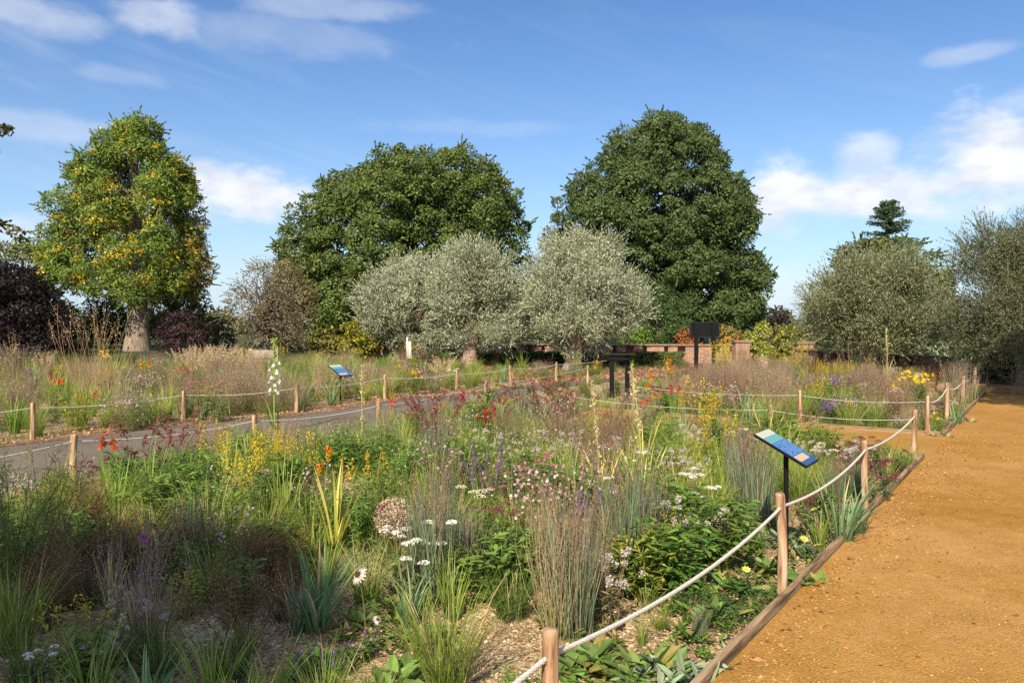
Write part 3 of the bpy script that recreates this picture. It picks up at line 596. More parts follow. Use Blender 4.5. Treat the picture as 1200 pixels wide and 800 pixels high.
# conifer with tiered branches
def conifer(px, d, ptop, pbot, hwpx, label):
    rng = np.random.default_rng(41); base = at(px, d); root = empty('conifer', base, label, 'conifer', 'background trees')
    zt, zb = zpix(ptop, d), zpix(pbot, d); tb = MB(); tp, tr = trunk_mesh(tb, rng, (0, 0, -.1), .25, (0, 0, zt)); 
    br = []; fol_p = []; fol_o = []
    z = zt - .25
    while z > zb:
        r = hwpx * d / F * min(1, ((zt - z) / (zt - zb)) ** .62 + .05); k = 8
        for a in rng.uniform(0, 6.28) + np.arange(k) * 6.28 / k:
            rr = r * rng.uniform(.3, 1.3); z += rng.normal(0, .06); e = np.array([math.cos(a) * rr, math.sin(a) * rr, z + rr * .18])
            br.append((np.array([0, 0, z]), e))
            for t in np.linspace(.25, 1, 5): fol_p.append(np.array([0, 0, z]) * (1 - t) + e * t); fol_o.append((math.cos(a) * .3, math.sin(a) * .3, 1))
        z -= rng.uniform(.3, .55)
    t = np.linspace(0, 1, 5)[None, :, None]; A = np.array([b[0] for b in br]); B = np.array([b[1] for b in br])
    tb.tubes(A[:, None] * (1 - t) + B[:, None] * t, .035 * (1 - .8 * t[:, :, 0]) * np.ones((len(br), 1)), 5, np.array((.15, .1, .07)))
    tb.build('trunk', BARK, root, True)
    cb = MB(); foliage(cb, rng, np.array(fol_p), norm(np.array(fol_o)), .20, 34, .17, .06, mixpal([(.035, .065, .025), (.05, .08, .035)], [1, 1]), .1); cb.build('crown', TREELEAF, root)
conifer(1040, 44, 234, 400, 48, 'pointed conifer rising behind the right-hand olive')

def bush(px, d, ptop, hwpx, label, pal, seed, name='shrub', pbot=None, group='shrubs behind the beds', L=.13, W_=.07, rc=.3, dens=1.0, nleaf=70, skew=0, **kw):
    pb = pbot or HZ + F * H / d - 3; h = pb - ptop
    sil = [(ptop, (px - hwpx * .25 + skew, px + hwpx * .25 + skew)), (ptop + h * .12, (px - hwpx * .62 + skew, px + hwpx * .62 + skew)), (ptop + h * .35, (px - hwpx * .93, px + hwpx * .93)), (ptop + h * .65, (px - hwpx, px + hwpx)), (pb, (px - hwpx * .9, px + hwpx * .9))]
    area = hwpx * h * 2 * (d / F) ** 2
    return tree(name, label, 'shrub', px, d, sil, int(max(30, area * 15 * dens)), nleaf, rc, L, W_, pal, .07, BARK, seed, amp=.4, freq=1.4, group=group, nlimb=14, depthk=.8, **kw)
YB = mixpal([(.14, .15, .02), (.30, .25, .02), (.07, .09, .02), (.20, .13, .03)], [4, 3, 3, 1], clump=.4)
bush(382, 31, 384, 24, 'yellowing shrub, browner of the two before the domed oak', mixpal([(.15, .12, .03), (.24, .18, .03), (.08, .08, .025)], [3, 2, 3]), 51)
bush(418, 29.5, 377, 34, 'bright yellow green shrub left of the olives', YB, 52)
bush(215, 38, 366, 34, 'dark purple shrub right of the ash trunk', mixpal([(.035, .018, .02), (.055, .028, .028), (.03, .024, .02)], [1, 1, 1]), 53, L=.11)
bush(255, 46, 372, 26, 'dull green shrub between the ash and the bare tree', mixpal([(.07, .08, .025), (.09, .10, .03)], [1, 1]), 54)
bush(205, 48, 335, 45, 'green brown shrub under the ash crown', mixpal([(.07, .085, .02), (.10, .09, .03), (.13, .10, .03)], [3, 2, 1]), 55, L=.18, W_=.09, rc=.5, dens=.6)
bush(120, 44, 350, 60, 'very dark shrub left of the ash trunk', mixpal([(.025, .033, .014), (.035, .04, .02)], [1, 1]), 56, L=.18, W_=.09, rc=.5, dens=.6)
bush(770, 38, 338, 58, 'round dark green shrub below the conical oak', mixpal([(.045, .075, .018), (.06, .09, .025)], [1, 1]), 57, L=.13, W_=.07, rc=.4, dens=.7)
bush(650, 40, 372, 46, 'dark shrub behind the gap between olives', mixpal([(.04, .06, .02), (.05, .07, .025)], [1, 1]), 58, L=.15, dens=.5, rc=.45)
bush(745, 33, 385, 22, 'fresh green shrub behind the pierced wall', mixpal([(.09, .16, .02), (.12, .19, .03)], [1, 1]), 59)
bush(805, 33, 391, 18, 'orange leaved shrub left of the notice board', mixpal([(.30, .12, .02), (.22, .10, .03)], [1, 1]), 60)
bush(852, 34, 387, 24, 'orange brown shrub behind the brick pier', mixpal([(.32, .16, .02), (.20, .14, .03), (.12, .12, .03)], [1, 1, 1]), 61)
bush(893, 30, 381, 24, 'pale yellow green shrub right of the brick pier', mixpal([(.22, .22, .04), (.16, .17, .04)], [1, 1]), 62)
bush(915, 34, 362, 14, 'dark plum shrub against the sky gap', mixpal([(.04, .025, .025), (.05, .04, .03)], [1, 1]), 63)
bush(922, 27.8, 385, 22, 'yellow flowering shrub right of the pale shrub', mixpal([(.20, .20, .03), (.45, .33, .02), (.10, .12, .03)], [3, 1, 2]), 64)
bush(955, 31, 352, 18, 'sparse pale tree like shrub beside the sky gap', mixpal([(.16, .17, .08), (.22, .22, .12)], [1, 1]), 65, dens=.35)
bush(1085, 24, 388, 26, 'pale leaved shrub beside the wall under the olive', mixpal([(.16, .19, .10), (.30, .34, .22), (.06, .09, .03)], [2, 1, 2]), 66)
bush(1065, 30, 372, 50, 'dull green shrub behind the right-hand wall', mixpal([(.05, .06, .02), (.08, .08, .03), (.14, .08, .05)], [3, 2, 1]), 67, dens=.7)
bush(980, 30, 380, 36, 'shaded green shrub behind the grey olive', mixpal([(.06, .08, .025), (.09, .11, .03)], [1, 1]), 68, dens=.7)
bush(1140, 19.5, 402, 24, 'white variegated shrub at the edge of the shade', mixpal([(.08, .12, .04), (.30, .34, .20)], [2, 1]), 69, dens=.8)
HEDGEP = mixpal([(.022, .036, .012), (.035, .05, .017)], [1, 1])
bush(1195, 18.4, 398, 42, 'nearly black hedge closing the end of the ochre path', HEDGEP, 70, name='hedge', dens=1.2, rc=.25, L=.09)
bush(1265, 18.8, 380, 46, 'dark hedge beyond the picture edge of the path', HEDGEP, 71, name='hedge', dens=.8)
def hedge(p, q, z1, wd, label, pal, seed, n, name='hedge'):
    rng = np.random.default_rng(seed); p, q = np.array(p[:2]), np.array(q[:2]); t = rng.random(n)[:, None]; tt = norm(q - p); nn = np.array([-tt[1], tt[0]])
    root = empty(name, (*p, 0), label, 'hedge', 'clipped hedges'); a = rng.random(n)
    x = (q - p) * t + nn * (np.where(a < .5, rng.uniform(-.5, .5, n), np.sign(rng.uniform(-1, 1, n)) * .5) * wd)[:, None]
    z = np.where(a < .5, z1 - .06, rng.uniform(.05, z1 - .06, n))
    mb = MB(); foliage(mb, rng, np.concatenate([x, z[:, None]], 1), np.stack([nn[0] * 0 * z, -.5 + 0 * z, .5 + 0 * z], 1), .10, 26, .085, .05, pal); mb.build('crown', TREELEAF, root)
    sb = MB(); sb.tubes(np.array([[[0, 0, 0], [*((q - p) * .001), z1 * .7]]]), .02, 6, np.array((.1, .07, .05))); sb.build('stem', BARK, root)
hedge(at(505, 28.9), at(620, 28.3), .36, .5, 'low clipped dark hedge before the wall, between the olive trunks', mixpal([(.03, .05, .015), (.05, .075, .02), (.10, .12, .02)], [3, 2, .4]), 81, 900)
hedge(at(620, 28.2), at(740, 27.6), .42, .5, 'low clipped hedge behind the lectern stand olive', mixpal([(.03, .05, .015), (.05, .075, .02)], [3, 2]), 82, 900)
hedge(at(742, 27.5), at(800, 27.2), .44, .5, 'low clipped green hedge left of the notice board', mixpal([(.06, .10, .02), (.05, .075, .02)], [3, 2]), 83, 500)
# far tree belt
FARP = [mixpal([(.05, .07, .025), (.07, .09, .03)], [1, 1]), mixpal([(.08, .085, .03), (.10, .10, .04)], [1, 1]), mixpal([(.045, .06, .03), (.06, .07, .03)], [1, 1])]
for i, px in enumerate(range(-160, 1380, 95)):
    bush(px + (i * 37) % 31, 72 + (i * 13) % 9, 374 - (i * 29) % 12, 62, f'distant low tree of the far belt, place {i}', FARP[i % 3], 100 + i, name='distant_tree', L=.32, W_=.2, rc=.7, dens=.22, nleaf=55, group='distant trees of the far belt')
for o in [o for o in COL.objects if o.name.startswith('distant_tree')]: o['label'] = 'distant low tree of the belt on the skyline'; o['category'] = 'tree'
# trees behind the camera whose shade falls into the view
def shade_tree(x, y, zc, rx, rz, n, seed, label, L=.16):
    rng = np.random.default_rng(seed); root = empty('shade_tree', (x, y, 0), label, 'tree', 'trees behind the camera')
    tb = MB(); tp, tr = trunk_mesh(tb, rng, (0, 0, -.1), .22, (0, 0, zc)); u = norm(rng.normal(0, 1, (n, 3)))
    P = np.array([0, 0, zc]) + u * np.array([rx, rx, rz]) * (rng.random((n, 1)) ** .4)
    limbs(tb, rng, tp, tr, P[:16], (.2, .15, .1)); tb.build('trunk', BARK, root, True)
    cb = MB(); foliage(cb, rng, P, u, .42, 60, L, L * .6, mixpal([(.06, .09, .03), (.08, .11, .03)], [1, 1])); cb.build('crown', TREELEAF, root)
def shade_at(px, py, zc): 
    g = ground(px, py); k = zc / math.tan(SUN_EL); return g[0] - SX / math.hypot(SX, SY) * k, g[1] - SY / math.hypot(SX, SY) * k
sx_, sy_ = -2.55 - .30 * 8.5 / math.tan(SUN_EL), 3.55 - .954 * 8.5 / math.tan(SUN_EL)
shade_tree(sx_, sy_, 8.5, 1.5, 1.05, 210, 91, 'tree behind the camera that shades the front corner of the bed')
shade_tree(8.3, 8.6, 5.6, 1.5, 1.1, 120, 92, 'tree outside the frame that shades the far end of the ochre path')
# ------------------------------------------------------------------ plants
def C(*a): return np.array(a, float)
def jit(rng, c, n, a=.18): return np.clip(np.asarray(c) * rng.uniform(1 - a, 1 + a, (n, 1)) * rng.uniform(.93, 1.07, (n, 3)), 0, 1)
def blades(mb, rng, n, rad, L, lean, droop, W_, c0, c1, seg=4, lj=.35, twist=.6, base=None, z0=0.0, c2=None, c2p=0.0):
    if base is None:
        a = rng.uniform(0, 6.28, n); r = rad * np.sqrt(rng.random(n)); base = np.stack([r * np.cos(a), r * np.sin(a), np.full(n, z0)], 1); az_ = a + rng.normal(0, .7, n)
    else: az_ = rng.uniform(0, 6.28, n)
    Ln = L * rng.uniform(1 - lj, 1 + lj * .6, n); t = np.linspace(0, 1, seg + 1)
    le = np.abs(lean * rng.uniform(.15, 1.5, n)); dr = droop * rng.uniform(.3, 1.5, n)
    phi = le[:, None] + dr[:, None] * t[None] ** 1.6; pm = (phi[:, 1:] + phi[:, :-1]) / 2; ds = (Ln / seg)[:, None]
    r = np.concatenate([np.zeros((n, 1)), np.cumsum(np.sin(pm) * ds, 1)], 1); z = np.concatenate([np.zeros((n, 1)), np.cumsum(np.cos(pm) * ds, 1)], 1)
    P = base[:, None] + np.stack([np.cos(az_)[:, None] * r, np.sin(az_)[:, None] * r, z], -1)
    sa = az_ + np.pi / 2 + rng.normal(0, twist, n); S = np.stack([np.cos(sa), np.sin(sa), 0 * sa], -1)
    prof = np.maximum((1 - t) ** .65, .06) * np.minimum(.55 + t * 2, 1); Wn = W_ * rng.uniform(.7, 1.3, n)
    off = S[:, None] * (Wn[:, None] * prof[None] / 2)[..., None]
    k0 = jit(rng, c0, n); k1 = jit(rng, c1, n)
    if c2 is not None: m = rng.random(n) < c2p; k1[m] = jit(rng, c2, m.sum()); k0[m] = .5 * k0[m] + .5 * k1[m]
    tt = ((t[1:] + t[:-1]) / 2)[None, :, None]
    mb.strips(np.stack([P - off, P + off], 2), k0[:, None] * (1 - tt) + k1[:, None] * tt)
    return P
def leaves(mb, rng, pos, d, L, W_, col, fold=.2, droop=.15, up=(0, 0, 1)):
    n = len(pos); d = norm(d); s = norm(np.cross(d, np.broadcast_to(np.array(up, float), d.shape)) + rng.normal(0, .15, (n, 3))); nr = np.cross(s, d)
    L = np.broadcast_to(L, n)[:, None]; W_ = np.broadcast_to(W_, n)[:, None]
    M = pos + d * L * .5 - nr * fold * W_; T = pos + d * L - nr * droop * L; A = pos + d * L * .42 + s * W_ * .5; B = pos + d * L * .42 - s * W_ * .5
    A2 = pos + d * L * .75 - nr * droop * L * .5 + s * W_ * .36; B2 = pos + d * L * .75 - nr * droop * L * .5 - s * W_ * .36; M2 = pos + d * L * .75 - nr * (fold * W_ + droop * L * .5)
    i = np.arange(n)[:, None] * 8
    V = np.stack([pos, A, M, B, A2, M2, B2, T], 1)
    Q = np.concatenate([i + q for q in ([0, 1, 2, 2], )], 0) if False else None
    tri = np.concatenate([i + np.array(q) for q in ([0, 1, 2], [0, 2, 3], [4, 7, 5], [5, 7, 6])], 0)
    quad = np.concatenate([i + np.array(q) for q in ([1, 4, 5, 2], [2, 5, 6, 3])], 0)
    c = np.broadcast_to(col, (n, 3)); b = mb.n
    mb.add(V.reshape(-1, 3), quad, np.concatenate([c] * 2)); mb.t.append(tri + b); mb.tc.append(np.concatenate([c] * 4))
def specks(mb, rng, pos, size, col):
    n = len(pos); nr = norm(rng.normal(0, 1, (n, 3)) + np.array([0, -.2, .5])); d = norm(np.cross(nr, rng.normal(0, 1, (n, 3))))
    leaf_quads(mb, pos, d, nr, np.broadcast_to(size, n) * rng.uniform(.7, 1.3, n), np.broadcast_to(size, n) * rng.uniform(.6, 1.1, n), col)
def stems(mb, rng, A, B, r, col, bend=.06, k=4, sides=3):
    n = len(A); t = np.linspace(0, 1, k)[None, :, None]; L = np.linalg.norm(B - A, axis=1)[:, None, None]
    P = A[:, None] * (1 - t) + B[:, None] * t + rng.normal(0, bend, (n, 1, 3)) * L * (4 * t * (1 - t)) * np.array([1, 1, .2])
    mb.tubes(P, r * (1 - .5 * t[:, :, 0]) * np.ones((n, 1)), sides, jit(rng, col, n)); return P
def disc(rng, n, r): a = rng.uniform(0, 6.28, n); q = r * np.sqrt(rng.random(n)); return np.stack([q * np.cos(a), q * np.sin(a)], 1)
def fan(rng, n, rad, h, spread, hj=.25):
    b = disc(rng, n, rad); A = np.concatenate([b, np.zeros((n, 1))], 1); B = np.concatenate([b + disc(rng, n, spread) + b * .8, (h * rng.uniform(1 - hj, 1 + hj * .5, n))[:, None]], 1); return A, B
def along(P, t):                                  # P (n,m,3) -> point at t (n,)
    m = P.shape[1] - 1; x = np.clip(t, 0, .999) * m; i = x.astype(int); f = (x - i)[:, None]; k = np.arange(len(P)); return P[k, i] * (1 - f) + P[k, i + 1] * f
GREEN = C(.10, .155, .024); MID = C(.16, .215, .035); LIME = C(.26, .30, .05); BLUE = C(.13, .18, .10); TAN = C(.40, .30, .16); BUFF = C(.33, .25, .15); PURP = C(.20, .115, .09); DKG = C(.045, .08, .02); RUST = C(.16, .085, .05)

def k_grass(c0, c1, h=.5, n=230, lean=.3, droop=.9, W_=.0055, rad=.09, c2=TAN, c2p=.12):
    def f(rng):
        m = MB(); blades(m, rng, n, rad, h, lean, droop, W_, c0, c1, 4, c2=c2, c2p=c2p); return [('foliage', m, LEAF)]
    return f
def k_bluegrass(rng):
    m = MB(); blades(m, rng, 210, .10, .55, .10, .18, .006, BLUE * .8, BLUE * 1.15, 4, c2=C(.24, .20, .14), c2p=.22)
    s = MB(); A, B = fan(rng, 34, .09, .66, .12); P = stems(s, rng, A, B, .0022, PURP * .9)
    for k in range(5): specks(s, rng, along(P, np.full(34, .72 + .06 * k)) + rng.normal(0, .004, (34, 3)), .016, jit(rng, PURP, 34))
    return [('foliage', m, LEAF), ('seed_head', s, DRY)]
def k_drygrass(cs=BUFF, ch=PURP, h=.75, ns=90, low=GREEN):
    def f(rng):
        m = MB(); blades(m, rng, 130, .10, h * .6, .16, .35, .006, low, cs, 4, c2=TAN, c2p=.35)
        s = MB(); A, B = fan(rng, ns, .10, h, .17); P = stems(s, rng, A, B, .002, cs * .85)
        for k in range(9): specks(s, rng, along(P, rng.uniform(.5, 1, ns)) + rng.normal(0, .012, (ns, 3)), .011, jit(rng, ch, ns))
        return [('foliage', m, LEAF), ('seed_head', s, DRY)]
    return f
def k_haze(ch, cs=C(.22, .15, .11)):
    def f(rng):
        m = MB(); blades(m, rng, 170, .16, .42, .25, .5, .006, GREEN, C(.17, .16, .06), 4, c2=TAN, c2p=.2)
        s = MB(); n = 130; A, B = fan(rng, n, .15, .72, .28); P = stems(s, rng, A, B, .0016, cs)
        for k in range(9): specks(s, rng, along(P, rng.uniform(.45, 1, n)) + rng.normal(0, .024, (n, 3)), .0125, jit(rng, ch, n, .3))
        return [('foliage', m, LEAF), ('seed_head', s, DRY)]
    return f
def foxhead(s, rng, P, col, L=.3, r=.012, n=26, size=.017):
    k = len(P)
    for j in range(n): specks(s, rng, along(P, rng.uniform(1 - L, 1, k)) + rng.normal(0, r * .5, (k, 3)), size, jit(rng, col, k, .25))
def k_foxtail(rng):
    m = MB(); blades(m, rng, 150, .09, .5, .3, .8, .008, C(.07, .10, .03), C(.14, .10, .05), 4, c2=C(.12, .05, .04), c2p=.35)
    s = MB(); A, B = fan(rng, 16, .06, .74, .26); P = blades(MB(), rng, 16, .05, .78, .25, .8, .004, PURP, PURP, 6); stems_P = P; 
    s.tubes(P, .002, 3, jit(rng, C(.16, .12, .06), 16)); foxhead(s, rng, P, C(.15, .045, .045), .27, .022, 34, .022)
    return [('foliage', m, LEAF), ('seed_head', s, DRY)]
def k_feather(rng):
    m = MB(); blades(m, rng, 170, .2, .55, .3, .9, .007, C(.12, .12, .05), C(.26, .2, .10), 4, c2=TAN, c2p=.3)
    s = MB(); P = blades(MB(), rng, 50, .16, .95, .22, .55, .004, PURP, PURP, 6); s.tubes(P, .002, 3, jit(rng, TAN, 50)); foxhead(s, rng, P, C(.37, .29, .185), .30, .035, 30, .034)
    return [('foliage', m, LEAF), ('plume', s, DRY)]
def k_oat(rng):
    m = MB(); blades(m, rng, 240, .25, .8, .35, 1.0, .006, GREEN * .9, C(.2, .18, .07), 4, c2=TAN, c2p=.2)
    s = MB(); n = 15; A, B = fan(rng, n, .15, 1.75, .75); P = stems(s, rng, A, B, .003, C(.40, .30, .16), .03, 6)
    for k in range(16): specks(s, rng, along(P, rng.uniform(.74, 1, n)) + rng.normal(0, .03, (n, 3)), .024, jit(rng, C(.36, .26, .14), n))
    return [('foliage', m, LEAF), ('seed_head', s, DRY)]
def k_strap(c0, c1, h=.48, n=34, W_=.024, lean=.32, droop=.7, rad=.06, c2=TAN, c2p=.12):
    def f(rng):
        m = MB(); blades(m, rng, n, rad, h, lean, droop, W_, c0, c1, 6, twist=.35, c2=c2, c2p=c2p); return [('foliage', m, LEAF)]
    return f
def k_leafy(c, h=.45, ns=22, L=.10, W_=.038, spread=.2, flower=None, nl=15):
    def f(rng):
        m = MB(); A, B = fan(rng, ns, .10, h, spread); P = stems(m, rng, A, B, .0035, c * .9)
        for j in range(nl):
            p = along(P, rng.uniform(.12, 1, ns)); a = rng.uniform(0, 6.28, ns); d = np.stack([np.cos(a), np.sin(a), rng.uniform(-.1, .7, ns)], 1)
            leaves(m, rng, p, d, L * rng.uniform(.6, 1.25, ns), W_ * rng.uniform(.7, 1.2, ns), jit(rng, c, ns, .3), .2, .25)
        o = [('foliage', m, LEAF)]
        if flower is not None:
            s = MB(); n = ns * 5; specks(s, rng, np.repeat(B, 5, 0) + rng.normal(0, .02, (n, 3)), .02, jit(rng, flower, n)); o.append(('blossom', s, PETAL))
        return o
    return f
def k_rosette(c, L=.155, W_=.062, n=16, c2=None):
    def f(rng):
        m = MB(); q = disc(rng, 4, .10); q[0] = 0; ce = np.repeat(q, n // 2, 0)[:n * 2]; n_ = len(ce); a = np.arange(n_) * 2.4 + rng.normal(0, .3, n_); e = rng.uniform(.15, 1.2, n_)
        pos = np.stack([ce[:, 0] + np.cos(a) * .02, ce[:, 1] + np.sin(a) * .02, 0 * a + .02], 1); d = np.stack([np.cos(a) * np.cos(e), np.sin(a) * np.cos(e), np.sin(e)], 1)
        col = jit(rng, c, n_, .3)
        if c2 is not None: k = rng.random(n_) < .1; col[k] = jit(rng, c2, k.sum())
        leaves(m, rng, pos, d, L * rng.uniform(.5, 1.2, n_), W_ * rng.uniform(.6, 1.2, n_), col, .22, .35); return [('foliage', m, LEAF)]
    return f
def flowerlets(s, rng, pos, r, col, eye=None, np_=5):
    n = len(pos); nr = norm(rng.normal(0, .7, (n, 3)) + np.array([0, -.45, .8])); a = norm(np.cross(nr, rng.normal(0, 1, (n, 3)))); b = np.cross(nr, a)
    for k in range(np_):
        t = k * 2 * np.pi / np_; d = a * math.cos(t) + b * math.sin(t); leaf_quads(s, pos + d * r * .55, d + nr * .15, nr, np.full(n, r * 1.05), np.full(n, r * .75), col)
    if eye is not None: leaf_quads(s, pos + nr * r * .12, a, nr, np.full(n, r * .6), np.full(n, r * .6), np.broadcast_to(eye, (n, 3)))
def k_airy(cf, h=.5, ns=60, nf=120, r=.013, cs=C(.14, .12, .06), leafc=GREEN, cf2=None):
    def f(rng):
        m = MB(); A, B = fan(rng, ns, .12, h, .24); P = stems(m, rng, A, B, .0018, cs)
        for j in range(9):
            p = along(P, rng.uniform(.05, .75, ns)); a = rng.uniform(0, 6.28, ns); leaves(m, rng, p, np.stack([np.cos(a), np.sin(a), rng.uniform(0, .8, ns)], 1), .05 * rng.uniform(.6, 1.3, ns), .012, jit(rng, leafc, ns, .25))
        tw = rng.integers(0, ns, nf); p0 = along(P[tw], rng.uniform(.5, .95, nf)); p1 = p0 + rng.normal(0, .05, (nf, 3)) + np.array([0, 0, .05]); stems(m, rng, p0, p1, .001, cs, k=2)
        s = MB(); col = jit(rng, cf, nf, .2)
        if cf2 is not None: k = rng.random(nf) < .4; col[k] = jit(rng, cf2, k.sum())
        flowerlets(s, rng, p1, r, col); return [('foliage', m, LEAF), ('blossom', s, PETAL)]
    return f
def umbel(s, m, rng, tops, r, n, col, size, dome=.35, cs=C(.15, .17, .07)):
    for c in tops:
        q = disc(rng, n, r); z = dome * (r - (q ** 2).sum(1) / r); p = np.concatenate([c[:2] + q, (c[2] + z)[:, None]], 1)
        specks(s, rng, p, size, jit(rng, col, n, .15)); k = 8
        stems(m, rng, np.repeat([c - [0, 0, r * .9]], k, 0), p[rng.integers(0, n, k)] - [0, 0, .004], .001, cs, k=2)
def k_umbel(col, h=.45, ns=7, r=.045, n=70, size=.013, leafc=C(.10, .13, .05), sp=.16, dome=.35, cs=C(.17, .18, .08)):
    def f(rng):
        m = MB(); A, B = fan(rng, ns, .05, h, sp); P = stems(m, rng, A, B - [0, 0, r * .8], .003, cs)
        for j in range(7):
            p = along(P, rng.uniform(.05, .7, ns)); a = rng.uniform(0, 6.28, ns); leaves(m, rng, p, np.stack([np.cos(a), np.sin(a), rng.uniform(0, .8, ns)], 1), .09 * rng.uniform(.6, 1.3, ns), .03, jit(rng, leafc, ns, .25))
        blades(m, rng, 30, .06, h * .4, .6, .8, .012, leafc, leafc, 3)
        s = MB(); umbel(s, m, rng, B, r, n, col, size, dome); return [('foliage', m, LEAF), ('blossom', s, PETAL)]
    return f
def k_spire(col, h=.7, ns=6, top=.35, r=.022, n=70, size=.016, leafc=GREEN, sp=.1, leafn=12, rad=.06, basal=0, col2=None):
    def f(rng):
        m = MB(); A, B = fan(rng, ns, rad, h, sp); P = stems(m, rng, A, B, .0035, C(.15, .17, .06), .03)
        for j in range(leafn):
            p = along(P, rng.uniform(.05, 1 - top, ns)); a = rng.uniform(0, 6.28, ns); leaves(m, rng, p, np.stack([np.cos(a), np.sin(a), rng.uniform(0, .9, ns)], 1), .08 * rng.uniform(.6, 1.3, ns), .018, jit(rng, leafc, ns, .25))
        if basal: blades(m, rng, basal, .07, h * .5, .25, .4, .018, leafc, leafc * 1.2, 4, twist=.3)
        s = MB()
        for j in range(n):
            t = rng.uniform(1 - top, 1.02, ns); taper = np.clip((1.05 - t) / top * 2.2, .25, 1)[:, None]; c = jit(rng, col, ns, .2)
            if col2 is not None: c = np.where((t > 1 - top * .55)[:, None], c, jit(rng, col2, ns))
            specks(s, rng, along(P, t) + rng.normal(0, r * .6, (ns, 3)) * taper, size, c)
        return [('foliage', m, LEAF), ('blossom', s, PETAL)]
    return f
def k_fluff(col, h=.4, ns=8, r=.035, n=70, size=.014, sp=.17):
    def f(rng):
        m = MB(); A, B = fan(rng, ns, .06, h, sp); P = stems(m, rng, A, B, .003, C(.2, .13, .09))
        for j in range(8):
            p = along(P, rng.uniform(.05, .8, ns)); a = rng.uniform(0, 6.28, ns); leaves(m, rng, p, np.stack([np.cos(a), np.sin(a), rng.uniform(-.4, .6, ns)], 1), .07 * rng.uniform(.6, 1.3, ns), .022, jit(rng, C(.13, .12, .05), ns, .3))
        s = MB(); q = np.repeat(np.concatenate([B, B + rng.normal(0, r * 1.1, B.shape) * [1, 1, .5], B + rng.normal(0, r * 1.2, B.shape) * [1, 1, .5]]), n // 2, 0); specks(s, rng, q + norm(rng.normal(0, 1, q.shape)) * r * .6 * rng.random((len(q), 1)) ** .4, size, jit(rng, col, len(q), .2))
        return [('foliage', m, LEAF), ('seed_head', s, PETAL)]
    return f
def k_mound(col, h=.3, r=.17, n=1500, size=.013, cs=RUST):
    def f(rng):
        m = MB(); A, B = fan(rng, 60, .06, h, r); P = stems(m, rng, A, B, .002, cs)
        blades(m, rng, 50, .08, h * .6, .5, .8, .01, DKG, GREEN, 3)
        s = MB(); u = norm(rng.normal(0, 1, (n, 3))) * (rng.random((n, 1)) ** .4); specks(s, rng, u * [r, r, h * .42] + [0, 0, h * .75], size, jit(rng, col, n, .25))
        return [('foliage', m, LEAF), ('seed_head', s, DRY)]
    return f
def k_glad(col, h=.62, ns=3, r=.034, nf=6, leafc=GREEN):
    def f(rng):
        m = MB(); blades(m, rng, 24, .06, h * .72, .14, .22, .022, leafc, leafc * 1.3, 5, twist=.3)
        A, B = fan(rng, ns, .04, h, .07, .15); P = stems(m, rng, A, B, .004, C(.13, .15, .05), .02)
        s = MB()
        for j in range(nf): flowerlets(s, rng, along(P, np.full(ns, .80 + .2 * j / nf)) + rng.normal(0, .014, (ns, 3)), r * rng.uniform(.7, 1.1), jit(rng, col, ns, .2))
        return [('foliage', m, LEAF), ('blossom', s, PETAL)]
    return f
def k_cone(col, h=.38, ns=1):
    def f(rng):
        m = MB(); A, B = fan(rng, ns, .02, h, .05, .05); P = stems(m, rng, A, B, .0035, C(.15, .14, .06), .03, 6, 5)
        p = along(np.repeat(P, 5, 0), rng.uniform(.1, .7, 5 * ns)); a = rng.uniform(0, 6.28, 5 * ns); leaves(m, rng, p, np.stack([np.cos(a), np.sin(a), .4 + 0 * a], 1), .1, .03, jit(rng, DKG * 1.4, 5 * ns))
        s = MB(); cn = MB()
        for b in B:
            nr = norm(np.array([rng.normal(0, .15), -.75, .6])); a = norm(np.cross(nr, [0, 0, 1.])); bb = np.cross(nr, a); k = 15
            t = np.arange(k) * 2 * np.pi / k; d = np.cos(t)[:, None] * a + np.sin(t)[:, None] * bb - nr * .18
            leaves(s, rng, b + d * .010, d, .042 * rng.uniform(.85, 1.1, k), .0125, jit(rng, col, k, .12), .1, .15, nr)
            u = norm(rng.normal(0, 1, (150, 3)) + nr * 1.2); specks(cn, rng, b + u * .015, .006, jit(rng, C(.14, .05, .02), 150, .3))
        return [('foliage', m, LEAF), ('flower', s, PETAL), ('cone', cn, DRY)]
    return f
def k_bush_airy(col, h=.55, n=3400, sp=.28, cs=RUST * .7, leafn=300):
    def f(rng):
        m = MB(); ns = 55; A, B = fan(rng, ns, .08, h, sp, .3); P = stems(m, rng, A, B, .0022, cs)
        tw = rng.integers(0, ns, 240); p0 = along(P[tw], rng.uniform(.35, .95, 240)); p1 = p0 + rng.normal(0, .06, (240, 3)) + [0, 0, .05]; stems(m, rng, p0, p1, .001, cs, k=2)
        s = MB(); k = rng.integers(0, 240, n); t = rng.random((n, 1)); specks(s, rng, p0[k] * (1 - t) + p1[k] * t + rng.normal(0, .016, (n, 3)), .0115, jit(rng, col, n, .3))
        return [('foliage', m, LEAF), ('seed_head', s, DRY)]
    return f
def k_fennel(rng):
    m = MB(); ns = 42; A, B = fan(rng, ns, .12, .85, .38, .25); P = stems(m, rng, A, B, .0035, C(.12, .13, .05))
    n = 2600; k = rng.integers(0, ns, n); p = along(P[k], rng.uniform(.15, 1, n)); d = norm(rng.normal(0, 1, (n, 3)) + [0, 0, .7])
    leaf_quads(m, p + d * .03, d, norm(rng.normal(0, 1, (n, 3))), .075 * rng.uniform(.6, 1.2, n), np.full(n, .006), jit(rng, C(.10, .13, .035), n, .25))
    s = MB(); q = 700; k = rng.integers(0, ns, q); specks(s, rng, B[k] + rng.normal(0, .035, (q, 3)), .013, jit(rng, C(.28, .22, .04), q, .25)); return [('foliage', m, LEAF), ('blossom', s, PETAL)]
